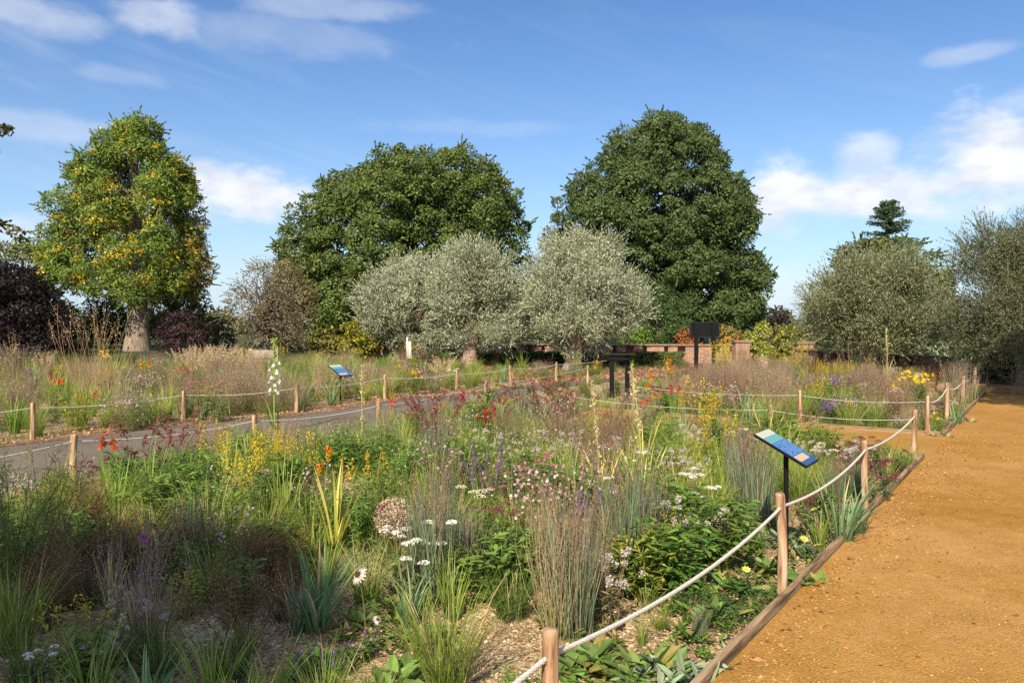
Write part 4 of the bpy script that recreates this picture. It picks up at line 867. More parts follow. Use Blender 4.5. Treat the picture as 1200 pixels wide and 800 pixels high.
def k_mullein(col=C(.42, .34, .17), h=1.1, nb=13, r=.02):
    def f(rng):
        m = MB(); A = np.zeros((1, 3)); B = np.array([[rng.normal(0, .05), rng.normal(0, .05), h]]); P = stems(m, rng, A, B, .007, C(.34, .32, .13), .03, 8, 6)
        blades(m, rng, 16, .04, h * .45, .25, .5, .03, C(.18, .22, .05), C(.36, .32, .10), 5, twist=.3, c2=TAN, c2p=.4)
        s = MB(); n = nb * 10; t = rng.uniform(.5, 1.0, n); specks(s, rng, along(np.repeat(P, n, 0), t) + rng.normal(0, r * .6, (n, 3)) * [1, 1, .5], .022, jit(rng, col, n, .2))
        return [('stem', m, LEAF), ('seed_head', s, DRY)]
    return f
def k_hyacinth(rng):
    m = MB(); P = stems(m, rng, np.zeros((1, 3)), np.array([[0, 0, 1.32]]), .010, C(.22, .27, .07), .01, 8, 6); blades(m, rng, 14, .04, .55, .3, .6, .035, GREEN, MID, 5, twist=.3)
    q = 120; t = rng.uniform(.8, 1.04, q); b = MB(); specks(b, rng, along(np.repeat(P, q, 0), t) + [0, 0, .02] + rng.normal(0, .018, (q, 3)), .035, jit(rng, C(.36, .40, .10), q))
    s = MB(); n = 22
    for j in range(n):
        a = j * 2.4; z = 1.32 * (.46 + .36 * j / n); c = np.array([math.cos(a) * .075, math.sin(a) * .075, z - .02]); k = 6; tt = np.arange(k) * 2 * np.pi / k
        d = np.stack([np.cos(tt) * .35, np.sin(tt) * .35, -np.ones(k)], 1); leaves(s, rng, np.repeat([c + [0, 0, .02]], k, 0) + d * .004, d, .055, .028, jit(rng, C(.72, .72, .64), k, .08), .1, -.15, np.array([math.cos(a), math.sin(a), .3]))
        stems(m, rng, np.array([[0, 0, z]]), np.array([c + [0, 0, .025]]), .0025, C(.22, .27, .07), k=2)
    return [('stem', m, LEAF), ('bud', b, PETAL), ('blossom', s, PETAL)]
def k_mat(c, r=.28, n=900, L=.03, W_=.014, h=.10, fl=None):
    def f(rng):
        m = MB(); q = disc(rng, n, r); f_ = sines(rng, 9); z = (h * (1 - (q ** 2).sum(1) / r ** 2) * (.6 + .3 * f_(np.c_[q, 0 * q[:, 0]]))).clip(0) + .01
        a = rng.uniform(0, 6.28, n); leaves(m, rng, np.c_[q, z], np.stack([np.cos(a), np.sin(a), rng.uniform(0, 1.2, n)], 1), L * rng.uniform(.6, 1.3, n), W_, jit(rng, c, n, .3))
        o = [('foliage', m, LEAF)]
        if fl is not None: s = MB(); k = rng.integers(0, n, 40); flowerlets(s, rng, np.c_[q, z + .05][k], .016, jit(rng, fl, 40)); stems(m, rng, np.c_[q, z - .01][k], np.c_[q, z + .05][k], .001, c, k=2); o.append(('blossom', s, PETAL))
        return o
    return f
def k_daisy(col, h=.4, ns=9, r=.028, eye=C(.2, .1, .02), leafc=GREEN, sp=.17):
    def f(rng):
        m = MB(); A, B = fan(rng, ns, .07, h, sp); P = stems(m, rng, A, B, .0025, leafc)
        for j in range(10):
            p = along(P, rng.uniform(.05, .85, ns)); a = rng.uniform(0, 6.28, ns); leaves(m, rng, p, np.stack([np.cos(a), np.sin(a), rng.uniform(0, .8, ns)], 1), .08 * rng.uniform(.6, 1.3, ns), .024, jit(rng, leafc, ns, .25))
        s = MB(); flowerlets(s, rng, B, r, jit(rng, col, ns, .12), eye, 9); return [('foliage', m, LEAF), ('blossom', s, PETAL)]
    return f
# key: object name, category, label words, plural words, builder, variants
KIND = {
 'green':  ('grass_tuft', 'grass', 'fine green grass tuft', 'fine green grass tufts', k_grass(GREEN, MID), 4),
 'lime':   ('grass_mound', 'grass', 'lime green grass mound', 'lime green grass mounds', k_grass(MID, LIME, .46, 260, .38, .9), 4),
 'dark':   ('grass_tuft', 'grass', 'dark green spiky grass tuft', 'dark green spiky grass tufts', k_grass(DKG, GREEN, .36, 180, .35, .5), 3),
 'blue':   ('grass_clump', 'grass', 'upright blue grey grass clump', 'upright blue grey grass clumps', k_bluegrass, 4),
 'dry':    ('dry_grass', 'grass', 'purple seeded buff grass', 'purple seeded buff grasses', k_drygrass(), 4),
 'lilac':  ('dry_grass', 'grass', 'thin lilac stemmed dry grass', 'thin lilac stemmed dry grasses', k_drygrass(C(.27, .21, .15), C(.22, .15, .11), .62, 50), 3),
 'haze':   ('haze_grass', 'grass', 'purple brown airy haze grass', 'purple brown airy haze grasses', k_haze(C(.18, .10, .075)), 4),
 'buffhaze': ('haze_grass', 'grass', 'buff pink airy haze grass', 'buff pink airy haze grasses', k_haze(C(.29, .22, .135)), 4),
 'fox':    ('foxtail_grass', 'grass', 'dark red foxtail grass', 'dark red foxtail grasses', k_foxtail, 3),
 'feather': ('feather_grass', 'grass', 'pale plumed feather grass', 'pale plumed feather grasses', k_feather, 3),
 'oat':    ('oat_grass', 'grass', 'towering golden oat grass', 'towering golden oat grasses', k_oat, 2),
 'strap':  ('strap_plant', 'plant', 'blue green strap leaved plant', 'blue green strap leaved plants', k_strap(C(.09, .15, .065), C(.14, .21, .10)), 3),
 'sword':  ('strap_plant', 'plant', 'green sword leaved plant', 'green sword leaved plants', k_strap(GREEN, MID * 1.15, .55, 40, .017, .24, .5), 4),
 'iris':   ('iris', 'plant', 'yellowing iris with sword leaves', 'yellowing irises with sword leaves', k_strap(C(.34, .32, .06), C(.46, .36, .10), .55, 13, .026, .24, .35, .03), 3),
 'orange': ('iris', 'plant', 'orange tinted sword leaf clump', 'orange tinted sword leaf clumps', k_strap(C(.30, .22, .05), C(.42, .17, .06), .5, 12, .024, .2, .3, .04), 2),
 'leafy':  ('leafy_plant', 'plant', 'bushy broad leaved green plant', 'bushy broad leaved green plants', k_leafy(C(.085, .14, .026)), 4),
 'lance':  ('leafy_plant', 'plant', 'upright lance leaved green plant', 'upright lance leaved green plants', k_leafy(C(.12, .18, .035), .52, 20, .085, .016, .14, None, 22), 4),
 'yleafy': ('leafy_plant', 'plant', 'yellow tinged leafy plant', 'yellow tinged leafy plants', k_leafy(C(.22, .21, .04), .42, 16, .075, .02, .15, C(.48, .34, .03), 16), 3),
 'rosette': ('leaf_rosette', 'plant', 'low broad leaved rosette', 'low broad leaved rosettes', k_rosette(C(.10, .165, .04), c2=C(.22, .20, .05)), 4),
 'silver': ('silver_plant', 'plant', 'grey green felty leaf rosette', 'grey green felty leaf rosettes', k_rosette(C(.18, .22, .14), .12, .04, 22), 3),
 'pink':   ('airy_flower', 'flower', 'airy pink flowered plant', 'airy pink flowered plants', k_airy(C(.52, .25, .29), cf2=C(.66, .52, .50)), 4),
 'blush':  ('airy_flower', 'flower', 'airy blush white flowered plant', 'airy blush white flowered plants', k_airy(C(.64, .46, .46), .46, 55, 130, .012, cf2=C(.5, .3, .36)), 4),
 'rose':   ('yarrow', 'flower', 'rose pink flat headed yarrow', 'rose pink flat headed yarrows', k_umbel(C(.50, .18, .20), .48, 9, .036, 60, .012), 3),
 'sedum':  ('stonecrop', 'flower', 'wine red stonecrop', 'wine red stonecrops', k_umbel(C(.22, .065, .085), .38, 10, .045, 80, .014, C(.11, .13, .06), .17), 3),
 'white':  ('yarrow', 'flower', 'white flat headed yarrow', 'white flat headed yarrows', k_umbel(C(.76, .75, .68), .40, 5, .034, 75, .012, sp=.12), 3),
 'cream':  ('yarrow', 'flower', 'wide cream headed umbel plant', 'wide cream headed umbel plants', k_umbel(C(.66, .58, .44), .50, 5, .055, 110, .013, sp=.16), 3),
 'gold':   ('goldenrod', 'flower', 'goldenrod with yellow spires', 'goldenrods with yellow spires', k_spire(C(.52, .38, .03), .75, 7, .42, .035, 90, .017, C(.14, .17, .04), .13), 3),
 'torch':  ('mullein', 'flower', 'slender yellow spiked mullein', 'slender yellow spiked mulleins', k_spire(C(.55, .42, .03), .52, 3, .36, .02, 90, .017, C(.13, .17, .04), .07), 2),
 'violet': ('salvia', 'flower', 'violet flower spire plant', 'violet flower spire plants', k_spire(C(.23, .11, .36), .52, 7, .38, .015, 60, .014, C(.09, .12, .04), .12), 3),
 'poker':  ('red_hot_poker', 'flower', 'orange red hot poker', 'orange red hot pokers', k_spire(C(.68, .22, .01), .72, 2, .15, .022, 120, .024, GREEN, .12, 0, .04, 40, C(.66, .42, .04)), 2),
 'fluff':  ('seeded_aster', 'flower', 'grey white fluffy seedhead plant', 'grey white fluffy seedhead plants', k_fluff(C(.52, .46, .40)), 3),
 'cloud':  ('hydrangea', 'flower', 'cream fluffy seedhead mound', 'cream fluffy seedhead mounds', k_mound(C(.46, .37, .25), .36, .14, 1800, .014), 2),
 'glad':   ('gladiolus', 'flower', 'scarlet gladiolus', 'scarlet gladioli', k_glad(C(.62, .035, .015)), 3),
 'cone':   ('coneflower', 'flower', 'magenta coneflower', 'magenta coneflowers', k_cone(C(.56, .10, .27)), 2),
 'wcone':  ('coneflower', 'flower', 'white coneflower with brown eye', 'white coneflowers with brown eyes', k_cone(C(.74, .66, .58), .34), 2),
 'rust':   ('burnet', 'plant', 'rusty brown airy seedhead bush', 'rusty brown airy seedhead bushes', k_bush_airy(C(.17, .095, .05)), 4),
 'mullein': ('foxtail_lily', 'plant', 'tall pale seeded spike', 'tall pale seeded spikes', k_mullein(), 3),
 'hyacinth': ('summer_hyacinth', 'flower', 'tall white summer hyacinth', 'tall white summer hyacinths', k_hyacinth, 1),
 'aster':  ('aster', 'flower', 'low violet aster', 'low violet asters', k_daisy(C(.22, .07, .40), .2, 12, .02, C(.4, .28, .03), DKG * 1.3, .11), 3),
 'fennel': ('fennel', 'plant', 'feathery yellow green fennel bush', 'feathery yellow green fennel bushes', k_fennel, 2),
 'daisy':  ('sneezeweed', 'flower', 'bright yellow daisy clump', 'bright yellow daisy clumps', k_daisy(C(.68, .46, .015), .62, 30, .035, C(.5, .3, .02), GREEN, .16), 2),
 'primrose': ('primrose', 'flower', 'single pale yellow flower', 'single pale yellow flowers', k_daisy(C(.68, .60, .12), .2, 2, .042, C(.5, .42, .05), C(.14, .2, .08), .04), 2),
 'mat':    ('thyme_mat', 'plant', 'dense dark green mat plant', 'dense dark green mat plants', k_mat(C(.045, .085, .022)), 3),
}
PROTO = {}
rk = np.random.default_rng(77)
for key, (name, cat, ph, pl, f, nv) in KIND.items():
    PROTO[key] = []
    for v in range(nv):
        PROTO[key].append([(pn, MB.mesh(mb, f'{name}_{pn}'), mt) for pn, mb, mt in f(np.random.default_rng(hash(key) % 1 + sum(map(ord, key)) * 31 + v))])
        for pn, me, mt in PROTO[key][-1]: me.materials.append(mt)
KH = {}
for key in PROTO: KH[key] = max(max(v.co.z for v in me.vertices) for vv in PROTO[key] for _, me, _ in vv)
YL = {'near': ([-200, 60, 90, 130, 200, 250, 300, 400, 440, 520, 560, 640, 760, 860, 930, 1000, 1090], [566, 556, 540, 522, 512, 498, 488, 480, 468, 468, 462, 455, 452, 458, 460, 492, 532]),
      'far': ([-200, 340, 420, 520, 560, 660, 760], [412, 415, 412, 421, 427, 433, 431]),
      'second': ([560, 640, 760, 790, 860, 900, 960, 1130], [455, 462, 458, 428, 414, 419, 421, 421])}
PL = []                                            # key, x, y, scale, rotation, variant
def put(key, x, y, s=1.0): PL.append((key, float(x), float(y), float(s), float(rk.uniform(0, 6.28)), int(rk.integers(0, KIND[key][5]))))
def hp(key, px, py, s=1.0): g = ground(px, py); put(key, g[0], g[1], s)
HERO = '''
fennel 12 700 .95;fennel 45 655 .55;rust 130 690 .85;rust 205 680 .8;rust 285 765 .8;rust 330 725 .55;rust 95 635 .8;rust 300 690 .6;lilac 175 760 .9;lilac 150 735 .8;fluff 147 752 .6
fluff 118 797 .5;white 50 822 .55;dark 272 795 .75;green 15 760 .9;green 60 650 .8;aster 175 700 .7;cone 165 690 .9;cone 190 680 1;cone 145 700 .8;green 95 630 1;green 240 645 1.15;green 290 605 1.1;sword 70 605 .9;orange 120 600 .55;pink 75 600 .8
rosette 365 782 .8;rosette 412 728 .75;rosette 465 800 1.1;rosette 500 750 .8;sword 490 775 .6;strap 372 738 .95;strap 350 740 .7;aster 345 800 .6;aster 405 785 .55;aster 428 768 .5;aster 380 796 .5;green 525 805 1;dark 600 722 .9;green 430 705 .75;wcone 430 745 1.05;cone 437 662 1.1
wcone 437 760 .5;white 463 695 .95;white 500 705 1.1;white 490 712 .95;cloud 462 650 1;iris 392 645 1.05;iris 710 592 .9;orange 440 600 1;torch 400 610 1;torch 432 612 1.05;blue 505 700 1.15;blue 530 690 .9;blue 672 740 1.1;blue 735 665 1.15;blue 885 615 1.15;blue 870 600 1;blue 760 650 .9
dry 655 742 .82;dry 690 700 .8;dry 640 685 .75;lilac 540 690 .8;leafy 580 705 .85;leafy 615 690 .8;leafy 560 670 .75;leafy 790 695 .95;leafy 832 665 1;leafy 745 700 .85;leafy 850 645 .85;leafy 780 640 .8;lance 230 620 1.1;lance 215 690 .6;pink 620 645 1.05;pink 660 635 1;pink 590 605 1;rose 640 610 1;rose 605 620 .9;pink 695 605 .85;blush 650 600 .9
violet 572 600 1.05;violet 683 650 .9;violet 700 635 .8;violet 565 610 .8;rosette 700 780 1.05;rosette 745 797 1;rosette 790 795 .9;rosette 835 725 .85;rosette 895 668 .9;rosette 935 688 1.1;rosette 962 692 .8;rosette 868 695 .9;rosette 660 790 .8;mat 855 722 .85;mat 885 705 .7;mat 820 708 .8;silver 800 808 1.1;silver 845 792 1;silver 765 800 1;silver 915 635 1;silver 880 632 .9;silver 945 650 .9
strap 985 640 1.05;strap 1003 632 .8;sword 960 645 .6;fluff 715 735 .95;fluff 780 655 .95;fluff 832 660 .9;fluff 760 645 .8;yleafy 745 700 .9;gold 760 690 .45;yleafy 770 665 .8;primrose 958 625 1;primrose 907 622 1;primrose 945 655 .8;primrose 878 690 .7;white 745 575 .9;cream 868 560 1;rose 885 562 .9;fluff 792 580 1;fluff 812 590 .95;cream 970 575 .8;fluff 985 570 .9;fluff 1000 560 .9;white 652 600 .6
sedum 1000 575 .8;sedum 1028 592 .9;sedum 1042 575 .8;sedum 1015 560 .8;silver 1000 600 1;green 940 590 1.0;lime 955 580 .9;sword 1040 565 .7;green 1055 555 .8;mullein 703 592 1.0;mullein 753 602 1.15;mullein 425 555 1.05;fox 505 535 1;fox 520 540 1.05;fox 640 505 1;fox 655 495 1;fox 165 575 .9;fox 190 585 .9;fox 585 515 1;fox 655 535 .9;fox 625 500 1;fox 500 520 1;fox 210 560 .9
glad 130 590 1.0;glad 577 525 .9;glad 567 530 .85;glad 542 497 .9;glad 790 490 1;glad 756 500 .8;glad 210 462 .9;glad 67 478 1;glad 60 474 .9;glad 203 470 .7;glad 460 500 .7;glad 110 487 .7;glad 300 475 .6;poker 763 490 .95;poker 770 494 .7;poker 782 468 1.1;poker 700 450 .8;poker 478 425 1;poker 484 425 1;poker 448 425 .8
gold 828 535 1.15;gold 840 570 1;gold 835 520 1;gold 846 450 1.6;gold 843 452 1.4;gold 940 440 1.5;gold 934 446 1.2;gold 800 500 .8;yleafy 822 560 1;hyacinth 322 508 1;daisy 1068 478 1;daisy 1080 476 .9;daisy 1058 476 .8;daisy 995 492 .5;daisy 1100 507 .45;aster 980 492 1.6;aster 990 490 1.4;aster 972 494 1.3;violet 965 500 .9
oat 108 455 1.15;oat 92 458 1.0;oat 132 462 1.0;feather 215 436 0.76;feather 235 434 0.79;feather 252 432 0.79;feather 270 433 0.79;feather 288 434 0.72;feather 305 436 0.65;feather 226 441 0.72;feather 262 440 0.72;feather 295 442 0.65;feather 245 443 0.65;oat 20 455 .7;oat 1000 452 .6;blue 250 478 1.3;sword 245 480 1.1;sword 130 490 1.2;sword 195 492 1.1;lime 185 495 1.1;gold 70 455 .9;gold 122 460 .9;gold 130 458 .9;gold 225 450 .8;yleafy 70 458 1.2
rose 65 495 .9;rose 220 488 1.2;rose 240 492 1.3;rose 255 494 1.2;blush 165 500 1.2;blush 145 505 1.2;rose 185 512 .6;violet 35 460 1;feather 5 440 0.86;feather 30 436 0.79;feather 50 442 0.72;silver 560 470 1.6;silver 610 455 1.4;strap 610 505 1.2;strap 590 512 1.1;strap 630 515 1.2;blue 615 500 1.1;strap 870 500 1.3;strap 890 505 1.2;strap 880 512 1
gold 460 478 .5;daisy 470 450 .7;daisy 486 462 .8;gold 330 430 1;gold 283 425 .9;strap 1120 500 .8;silver 1128 497 1.2;silver 1100 515 1.1;blue 1125 470 1.3;lilac 1120 480 1.3;lilac 1135 472 1.3;mullein 1038 455 1.3;green 940 552 .8;sedum 1012 552 .9;lime 905 545 1.2;sword 925 552 1.0;lance 880 535 1.1;green 860 530 1.2;fluff 950 560 .9;cream 560 640 .8;rust 60 735 .75;green 250 700 .7;lance 40 690 .7;dry 70 690 .6;dark 190 790 .7;leafy 95 800 .55;fluff 240 790 .55;fluff 165 770 .6;yleafy 215 720 .6;rust 320 690 .7;dark 30 800 .7;cream 660 520 .7'''
for row in HERO.replace('\n', ';').split(';'):
    if row.strip(): k, a, b, s = row.split(); hp(k, float(a), float(b), float(s))
# drifts that fill the rest of the beds
def side_of(pl, p):                                # signed distance to a polyline, + on the path's left
    best = (1e9, 0)
    for a, b in zip(pl[:-1], pl[1:]):
        a, b = np.array(a), np.array(b); t = np.clip(np.dot(p - a, b - a) / np.dot(b - a, b - a), 0, 1); q = a + (b - a) * t; d = np.linalg.norm(p - q); c = (b - a)[0] * (p - a)[1] - (b - a)[1] * (p - a)[0]
        if d < best[0]: best = (d, math.copysign(d, c))
    return best[1]
def kerb_off(p): return float(np.dot(p - K0, N)), float(np.dot(p - K0, U))
CLEAR = [(ground(a, b)[:2], r) for a, b, r in ((300, 745, .28), (345, 700, .2), (445, 790, .2), (570, 745, .33), (330, 778, .32), (430, 690, .22), (80, 745, .3), (405, 668, .3), (600, 775, .32), (545, 650, .22), (880, 590, .25), (545, 785, .25), (840, 585, .25), (700, 560, .2), (640, 770, .2), (20, 790, .2), (230, 790, .2), (215, 740, .3))]
occ = [(x, y) for _, x, y, *_ in PL]
def zone(p):
    o, s = kerb_off(p)
    if o < .12: return None
    nf, ff = side_of(NEARF, p), side_of(FARF, p)
    if ff > .15: return 'far' if p[1] < 29.5 else None
    if nf > -.12: return None if p[1] < 21.5 else None
    if o < 5.4 and S_E1 - .18 < s < S_E2 + .18: return None
    if s < S_E1: return 'near'
    return 'second'
MIX = {
 'near': 'green 9 lime 10 sword 9 blue 2.5 dry .9 pink 1.6 blush 1.4 lance 6 leafy 4 haze .2 fox 1 rust .3 white .8 gold .6 fluff 1.2 violet .5 rose .8 iris 1 glad .3 strap 2 yleafy 1.5 silver .6 poker .15 sedum .5 buffhaze .4 lilac .4 cone .3',
 'far':  'green 7 lime 9 sword 9 blue 3 dry 2.5 haze 2.5 buffhaze 4 rose 2 blush 3 pink 2 gold 1.0 sedum 1 strap 3 fox 1 glad .3 violet .8 lance 3 yleafy 1.5 feather .8 poker .35 white .6 daisy .4',
 'second': 'haze 3.2 buffhaze 7 sedum 3 green 5 lime 5 cloud 2 dry 5 pink 2 blush 3 fluff 4 gold 1 lance 2.5 rust 2.5 leafy 2 violet 1.2 sword 1.5 yleafy 1.3 fox 1 rose 1 lilac 1 cream .7 aster .3',
}
MIXT = {z: (lambda a: (a[::2], np.array(list(map(float, a[1::2]))) / sum(map(float, a[1::2]))))(s.split()) for z, s in MIX.items()}
placed = {z: [] for z in MIX}
cand = []
for _ in range(42000):
    u = rk.random(); y = 2.6 + 27 * rk.random(); x = rk.uniform(-.75, .85) * y * .92 + (.2 if y < 9 else 0)
    p = np.array([x, y]); z = zone(p)
    if z is None: continue
    md = {'near': .25 if y < 5.4 else .19 + .010 * y, 'far': .42 + .010 * y, 'second': .29 + .009 * y}[z]
    if any(abs(x - a) < md and abs(y - b) < md and (x - a) ** 2 + (y - b) ** 2 < md * md * (.8 if True else 1) for a, b in occ): continue
    if z == 'near' and y < 7 and any(np.linalg.norm(p - c) < r * .9 for c, r in CLEAR): continue
    if z == 'near' and math.hypot(x - 1.75, y - 5.0) < .45: continue
    ks, pr = MIXT[z]; near_ = [k for (a, b, k) in placed[z] if (x - a) ** 2 + (y - b) ** 2 < 1.0]
    k = near_[rk.integers(0, len(near_))] if near_ and rk.random() < .42 else ks[rk.choice(len(ks), p=pr)]
    s = rk.uniform(.75, 1.1) * {'near': .82 if y < 6 else 1.0, 'far': 1.15, 'second': 1.08}[z]
    if z == 'near' and y < 5.2: s *= .78
    if z == 'near' and y < 4.9 and k in ('blush', 'pink', 'dry', 'haze', 'buffhaze', 'gold'): k = ['leafy', 'rosette', 'dark', 'green', 'sword', 'lance', 'aster', 'silver'][rk.integers(0, 8)]
    o_, s_ = kerb_off(p)
    if z != 'far' and o_ < .9: s *= .55 if k not in ('rosette', 'silver', 'mat') else .9
    if z == 'near' and o_ < .8 and k in ('gold', 'dry', 'haze', 'pink', 'blush', 'buffhaze', 'rust', 'mullein', 'fox', 'lilac'): k = rk.choice(['leafy', 'rosette', 'silver', 'dark', 'sword', 'mat'])
    if z == 'near' and side_of(NEARF, p) > -1.0: s *= .8
    px_ = pix((x, y, 0))[0]; yl = np.interp(px_, *YL[z]) + rk.normal(0, 5) - (rk.random() < .08) * 14
    top = H - (yl - HZ) * y / F
    if KH[k] * s > top:
        if top / (KH[k] * s) < .5 and KH[k] > .35: k = ['green', 'lime', 'sedum', 'lance', 'pink', 'dark'][rk.integers(0, 6)]
        if top < KH[k] * s: s = top / KH[k]
        if s < .38: continue
    placed[z].append((x, y, k)); occ.append((x, y)); put(k, x, y, s)
# words for where a plant stands
FARC = [at(255, 25)[:2]]
def place_words(x, y):
    p = np.array([x, y]); z = zone(p); o, s = kerb_off(p); px, py = pix((x, y, 0))
    if z == 'far':
        f = side_of(FARF, p)
        if f < 1.3: return "along the far rope's " + ('first stakes' if px < 290 else 'middle stakes' if px < 500 else 'bend')
        if px < 190: return 'before the ash tree'
        if px < 350: return 'around the pale feather grass'
        if px < 480: return 'before the yellow shrub'
        return 'before the silvery olives'
    if z == 'second':
        if o < 1.0: return 'by the rope past the side path'
        if s < S_E2 + 1.6: return 'on the far side of the side path'
        if px > 960: return 'before the grey olive and wall'
        if px > 780: return 'around the black notice board'
        return 'around the black lectern stand'
    if z == 'near':
        if math.hypot(x - 1.79, y - 5.2) < 1.25: return 'around the blue lectern sign'
        if o < .8: return 'by the timber edge ' + ('before the blue sign' if s < 1.6 else 'past the blue sign')
        n = side_of(NEARF, p)
        if n > -1.5: return "along the near asphalt rope's " + ('first part' if px < 300 else 'middle part' if px < 520 else 'lectern end')
        if px < 300 and py > 590: return 'in the shaded front corner'
        if y < 4.6: return 'on the open front shingle'
        if y < 6.2: return 'in the bed front, ' + ('left' if px < 420 else 'centre' if px < 650 else 'right')
        if y < 8.6: return 'in mid bed, ' + ('left' if px < 420 else 'centre' if px < 700 else 'right')
        return 'in the back of the near bed'
    return 'at the path edge'
ORD = ['leftmost', 'second from left', 'third from left', 'fourth from left', 'fifth from left', 'sixth from left', 'seventh from left', 'eighth from left', 'ninth from left', 'tenth from left']
NUM = ['none', 'one', 'two', 'three', 'four', 'five', 'six', 'seven', 'eight', 'nine', 'ten']
G = {}
for e in PL: G.setdefault((KIND[e[0]][2], place_words(e[1], e[2])), []).append(e)
for (ph, wh), es in G.items():
    es.sort(key=lambda e: e[1] / e[2])
    for i, (key, x, y, s, rot, v) in enumerate(es):
        name, cat, ph, pl, f, nv = KIND[key]; n = len(es)
        if n == 1: lb = f'{ph} {wh}'
        elif n <= 10: lb = f'{ph} {wh}, {ORD[i]} of {NUM[n]}'
        else: lb = f'{ph} {wh}, one of many alike'
        if len(lb.replace(',', ' ').split()) > 15: lb = f'{ph} {wh}, {ORD[i]}' if n <= 10 else f'{ph} {wh}'
        root = empty(name, (x, y, -.012), lb, cat, pl if n <= 10 else f'{pl} {wh}')
        root.scale = (s, s, s); root.rotation_euler = (0, 0, rot)
        for pn, me, mt in PROTO[key][v]:
            o = bpy.data.objects.new(pn, me); COL.objects.link(o); o.parent = root
print('plants', len(PL), {z: len(v) for z, v in placed.items()})

# ------------------------------------------------------------------ loose stuff: shingle, grit, low ground cover, fallen leaves
def stones(name, pts, size, cols, m, flat=.6):
    rng = np.random.default_rng(5); n = len(pts)
    base = np.array([(1, 0, 0), (0, 1, 0), (-1, 0, 0), (0, -1, 0), (.2, .1, 1), (0, 0, -1)], float)
    V = base[None] * rng.uniform(.6, 1.3, (n, 6, 1)); a = rng.uniform(0, 6.28, n); ca, sa = np.cos(a)[:, None], np.sin(a)[:, None]
    sc = (size * rng.lognormal(0, .35, n))[:, None]; x = V[..., 0] * sc * 1.3; y = V[..., 1] * sc * .85; z = V[..., 2] * sc * flat
    tz = rng.normal(0, .3, (n, 1))
    P = np.stack([x * ca - y * sa + pts[:, None, 0], x * sa + y * ca + pts[:, None, 1], z + x * tz + pts[:, None, 2] + sc * .25], -1)
    T = np.array([(0, 1, 4), (1, 2, 4), (2, 3, 4), (3, 0, 4), (1, 0, 5), (2, 1, 5), (3, 2, 5), (0, 3, 5)]); F_ = (np.arange(n)[:, None, None] * 6 + T[None]).reshape(-1, 3)
    cols = np.array(cols); c = cols[rng.integers(0, len(cols), n)] * rng.uniform(.75, 1.2, (n, 1))
    mb = MB(); mb.add(P.reshape(-1, 3), F_, np.repeat(c, 8, 0)); o = mb.build(name, m); o['kind'] = 'stuff'; return o
STONEM = veg_mat('stone_chip', 0, .75, .3, .15); GRITM = veg_mat('grit_chip', 0, .9, .1, .15)
rs = np.random.default_rng(9)
q = []
y = 2.4 + 5.0 * rs.random(190000) ** .9; x = rs.uniform(-.72, .5, len(y)) * y
off = (np.c_[x, y] - K0) @ N; keep = off > .06
nfm = (np.array([x, y]).T[:, 0] > -99); q = np.c_[x, y][keep][:105000]
stones('shingle_gravel', np.c_[q, np.full(len(q), -.012)], .0064, [(.50, .38, .22), (.40, .29, .16), (.58, .47, .31), (.29, .19, .095), (.46, .32, .16), (.22, .15, .085)], STONEM)
s_ = 5.5 - 8.5 * rs.random(60000) ** .75 * 1.0; s_ = -2.5 + 12 * rs.random(110000) ** 1.3; o_ = -rs.random(110000) * 3.0; fw = sines(np.random.default_rng(8), 1.1); kp = rs.random(110000) < np.clip(.55 + .4 * fw(np.c_[s_, o_ * 1.5, 0 * s_]), .15, 1); s_, o_ = s_[kp], o_[kp]
q = K0 + s_[:, None] * U + o_[:, None] * N
stones('path_grit', np.c_[q, np.full(len(q), .048)], .0036, [(.44, .23, .055), (.36, .17, .035), (.47, .26, .075), (.22, .105, .025), (.40, .20, .04), (.40, .20, .045), (.30, .14, .03), (.46, .29, .11)], GRITM)
# loose coarser stones swept against the edging board
s_ = rs.uniform(-2, 8, 2600); o_ = -np.abs(rs.normal(0, .22, 2600)) - .03; q = K0 + s_[:, None] * U + o_[:, None] * N
stones('loose_gravel', np.c_[q, np.full(len(q), .049)], .0075, [(.42, .22, .06), (.46, .27, .09), (.24, .12, .04), (.34, .18, .05)], STONEM)
# coarser stones in loose drifts on the path
s_ = -2.5 + 12 * rs.random(16000); o_ = -rs.random(16000) * 3; fw2 = sines(np.random.default_rng(18), 2.0); kp = fw2(np.c_[s_, o_ * 1.6, 0 * s_]) > .5; q = K0 + s_[kp][:, None] * U + o_[kp][:, None] * N
stones('scattered_gravel', np.c_[q, np.full(len(q), .049)], .0058, [(.36, .18, .04), (.44, .24, .07), (.24, .12, .035), (.30, .15, .04)], GRITM)
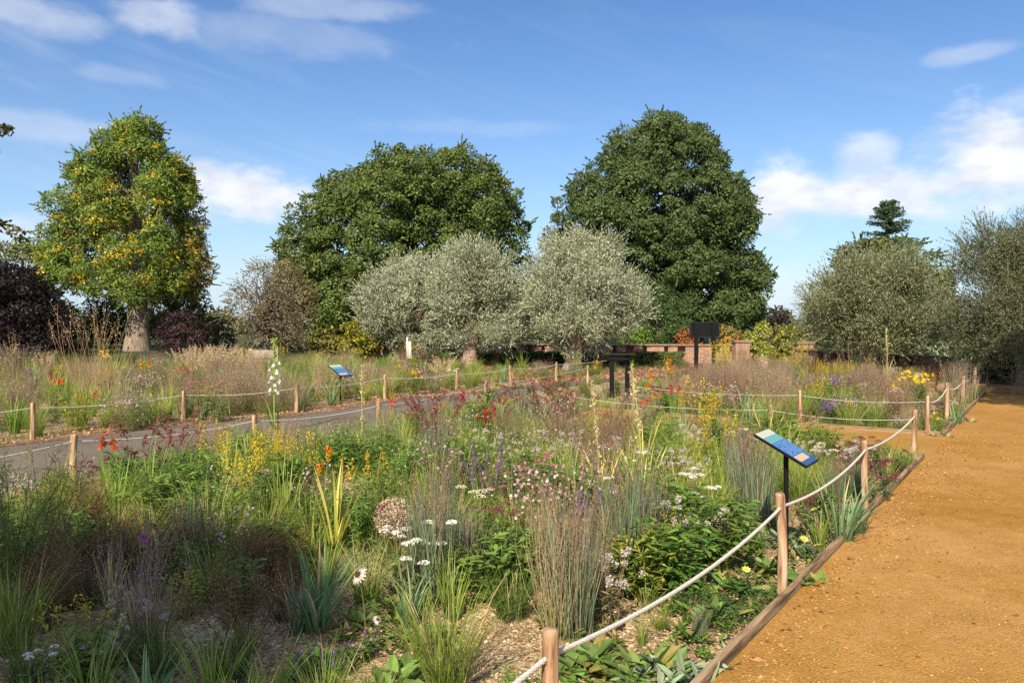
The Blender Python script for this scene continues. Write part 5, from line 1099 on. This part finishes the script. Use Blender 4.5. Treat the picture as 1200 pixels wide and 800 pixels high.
# low ground cover between the plants
m = MB(); y = 4.8 + 22 * rs.random(90000) ** .9; x = rs.uniform(-.75, .85, len(y)) * y * .9; pts = np.c_[x, y]
f_ = sines(np.random.default_rng(3), 1.6); sel = []
ok = f_(np.c_[pts, 0 * x]) > -.55 + np.where(y < 7, .5 - (y - 4.8) * .3, -.3); pts = pts[ok]
zs = [p for p in pts[:9000] if zone(p) is not None]; zs = np.array(zs)
B_ = np.repeat(np.c_[zs, np.full(len(zs), -.01)], 9, 0); B_[:, :2] += rs.normal(0, .06, (len(B_), 2))
blades(m, rs, len(B_), 0, .17, .5, .9, .009, DKG * 1.2, GREEN * 1.2, 3, base=B_, c2=C(.22, .15, .08), c2p=.25)
y = 2.9 + 6 * rs.random(5200); x = rs.uniform(-.75, .6, len(y)) * y; pts = np.c_[x, y]; off = (pts - K0) @ N
pts = pts[(off > .1) & (f_(np.c_[pts * 2.1, 0 * x]) > -.25)]; pts = np.array([p for p in pts if zone(p) == 'near' and not any(np.linalg.norm(p - c) < r * .95 for c, r in CLEAR)]); k = 7
B2 = np.repeat(np.c_[pts, np.full(len(pts), .0)], k, 0); a = rs.uniform(0, 6.28, len(B2)); leaves(m, rs, B2 + np.c_[rs.normal(0, .02, (len(B2), 2)), rs.uniform(0, .03, len(B2))], np.c_[np.cos(a), np.sin(a), rs.uniform(0, 1.2, len(a))], rs.uniform(.03, .085, len(a)), rs.uniform(.012, .03, len(a)), np.where(rs.random((len(a), 1)) < .16, C(.24, .16, .08), GREEN * .85) * rs.uniform(.6, 1.3, (len(a), 1)))
o = m.build('low_ground_cover', LEAF); o['kind'] = 'stuff'
# leaf litter under the olives and along the verge
m = MB(); n = 9000; d = rs.uniform(20.5, 27.5, n); pxl = rs.uniform(540, 1120, n); pts = np.c_[(pxl - 600) * d / F, d, np.full(n, .0)]
specks(m, rs, pts + [0, 0, .01], .07, jit(rs, C(.26, .15, .075), n, .4))
k = 1500; fr = far_r[rs.integers(0, 70, k)]; specks(m, rs, np.c_[fr + rs.normal(0, .18, (k, 2)), np.full(k, .012)], .05, jit(rs, C(.30, .18, .08), k, .4))
k = 130; q = K0 + (-1.5 + 12 * rs.random((k, 1))) * U - np.abs(rs.normal(0, .8, (k, 1))) * N; leaves(m, rs, np.c_[q, np.full(k, .062)], np.c_[rs.normal(0, 1, (k, 2)), np.full(k, .1)], .035, .016, jit(rs, C(.24, .15, .06), k, .4), .2, .1)
o = m.build('leaf_litter', LEAF); o['kind'] = 'stuff'
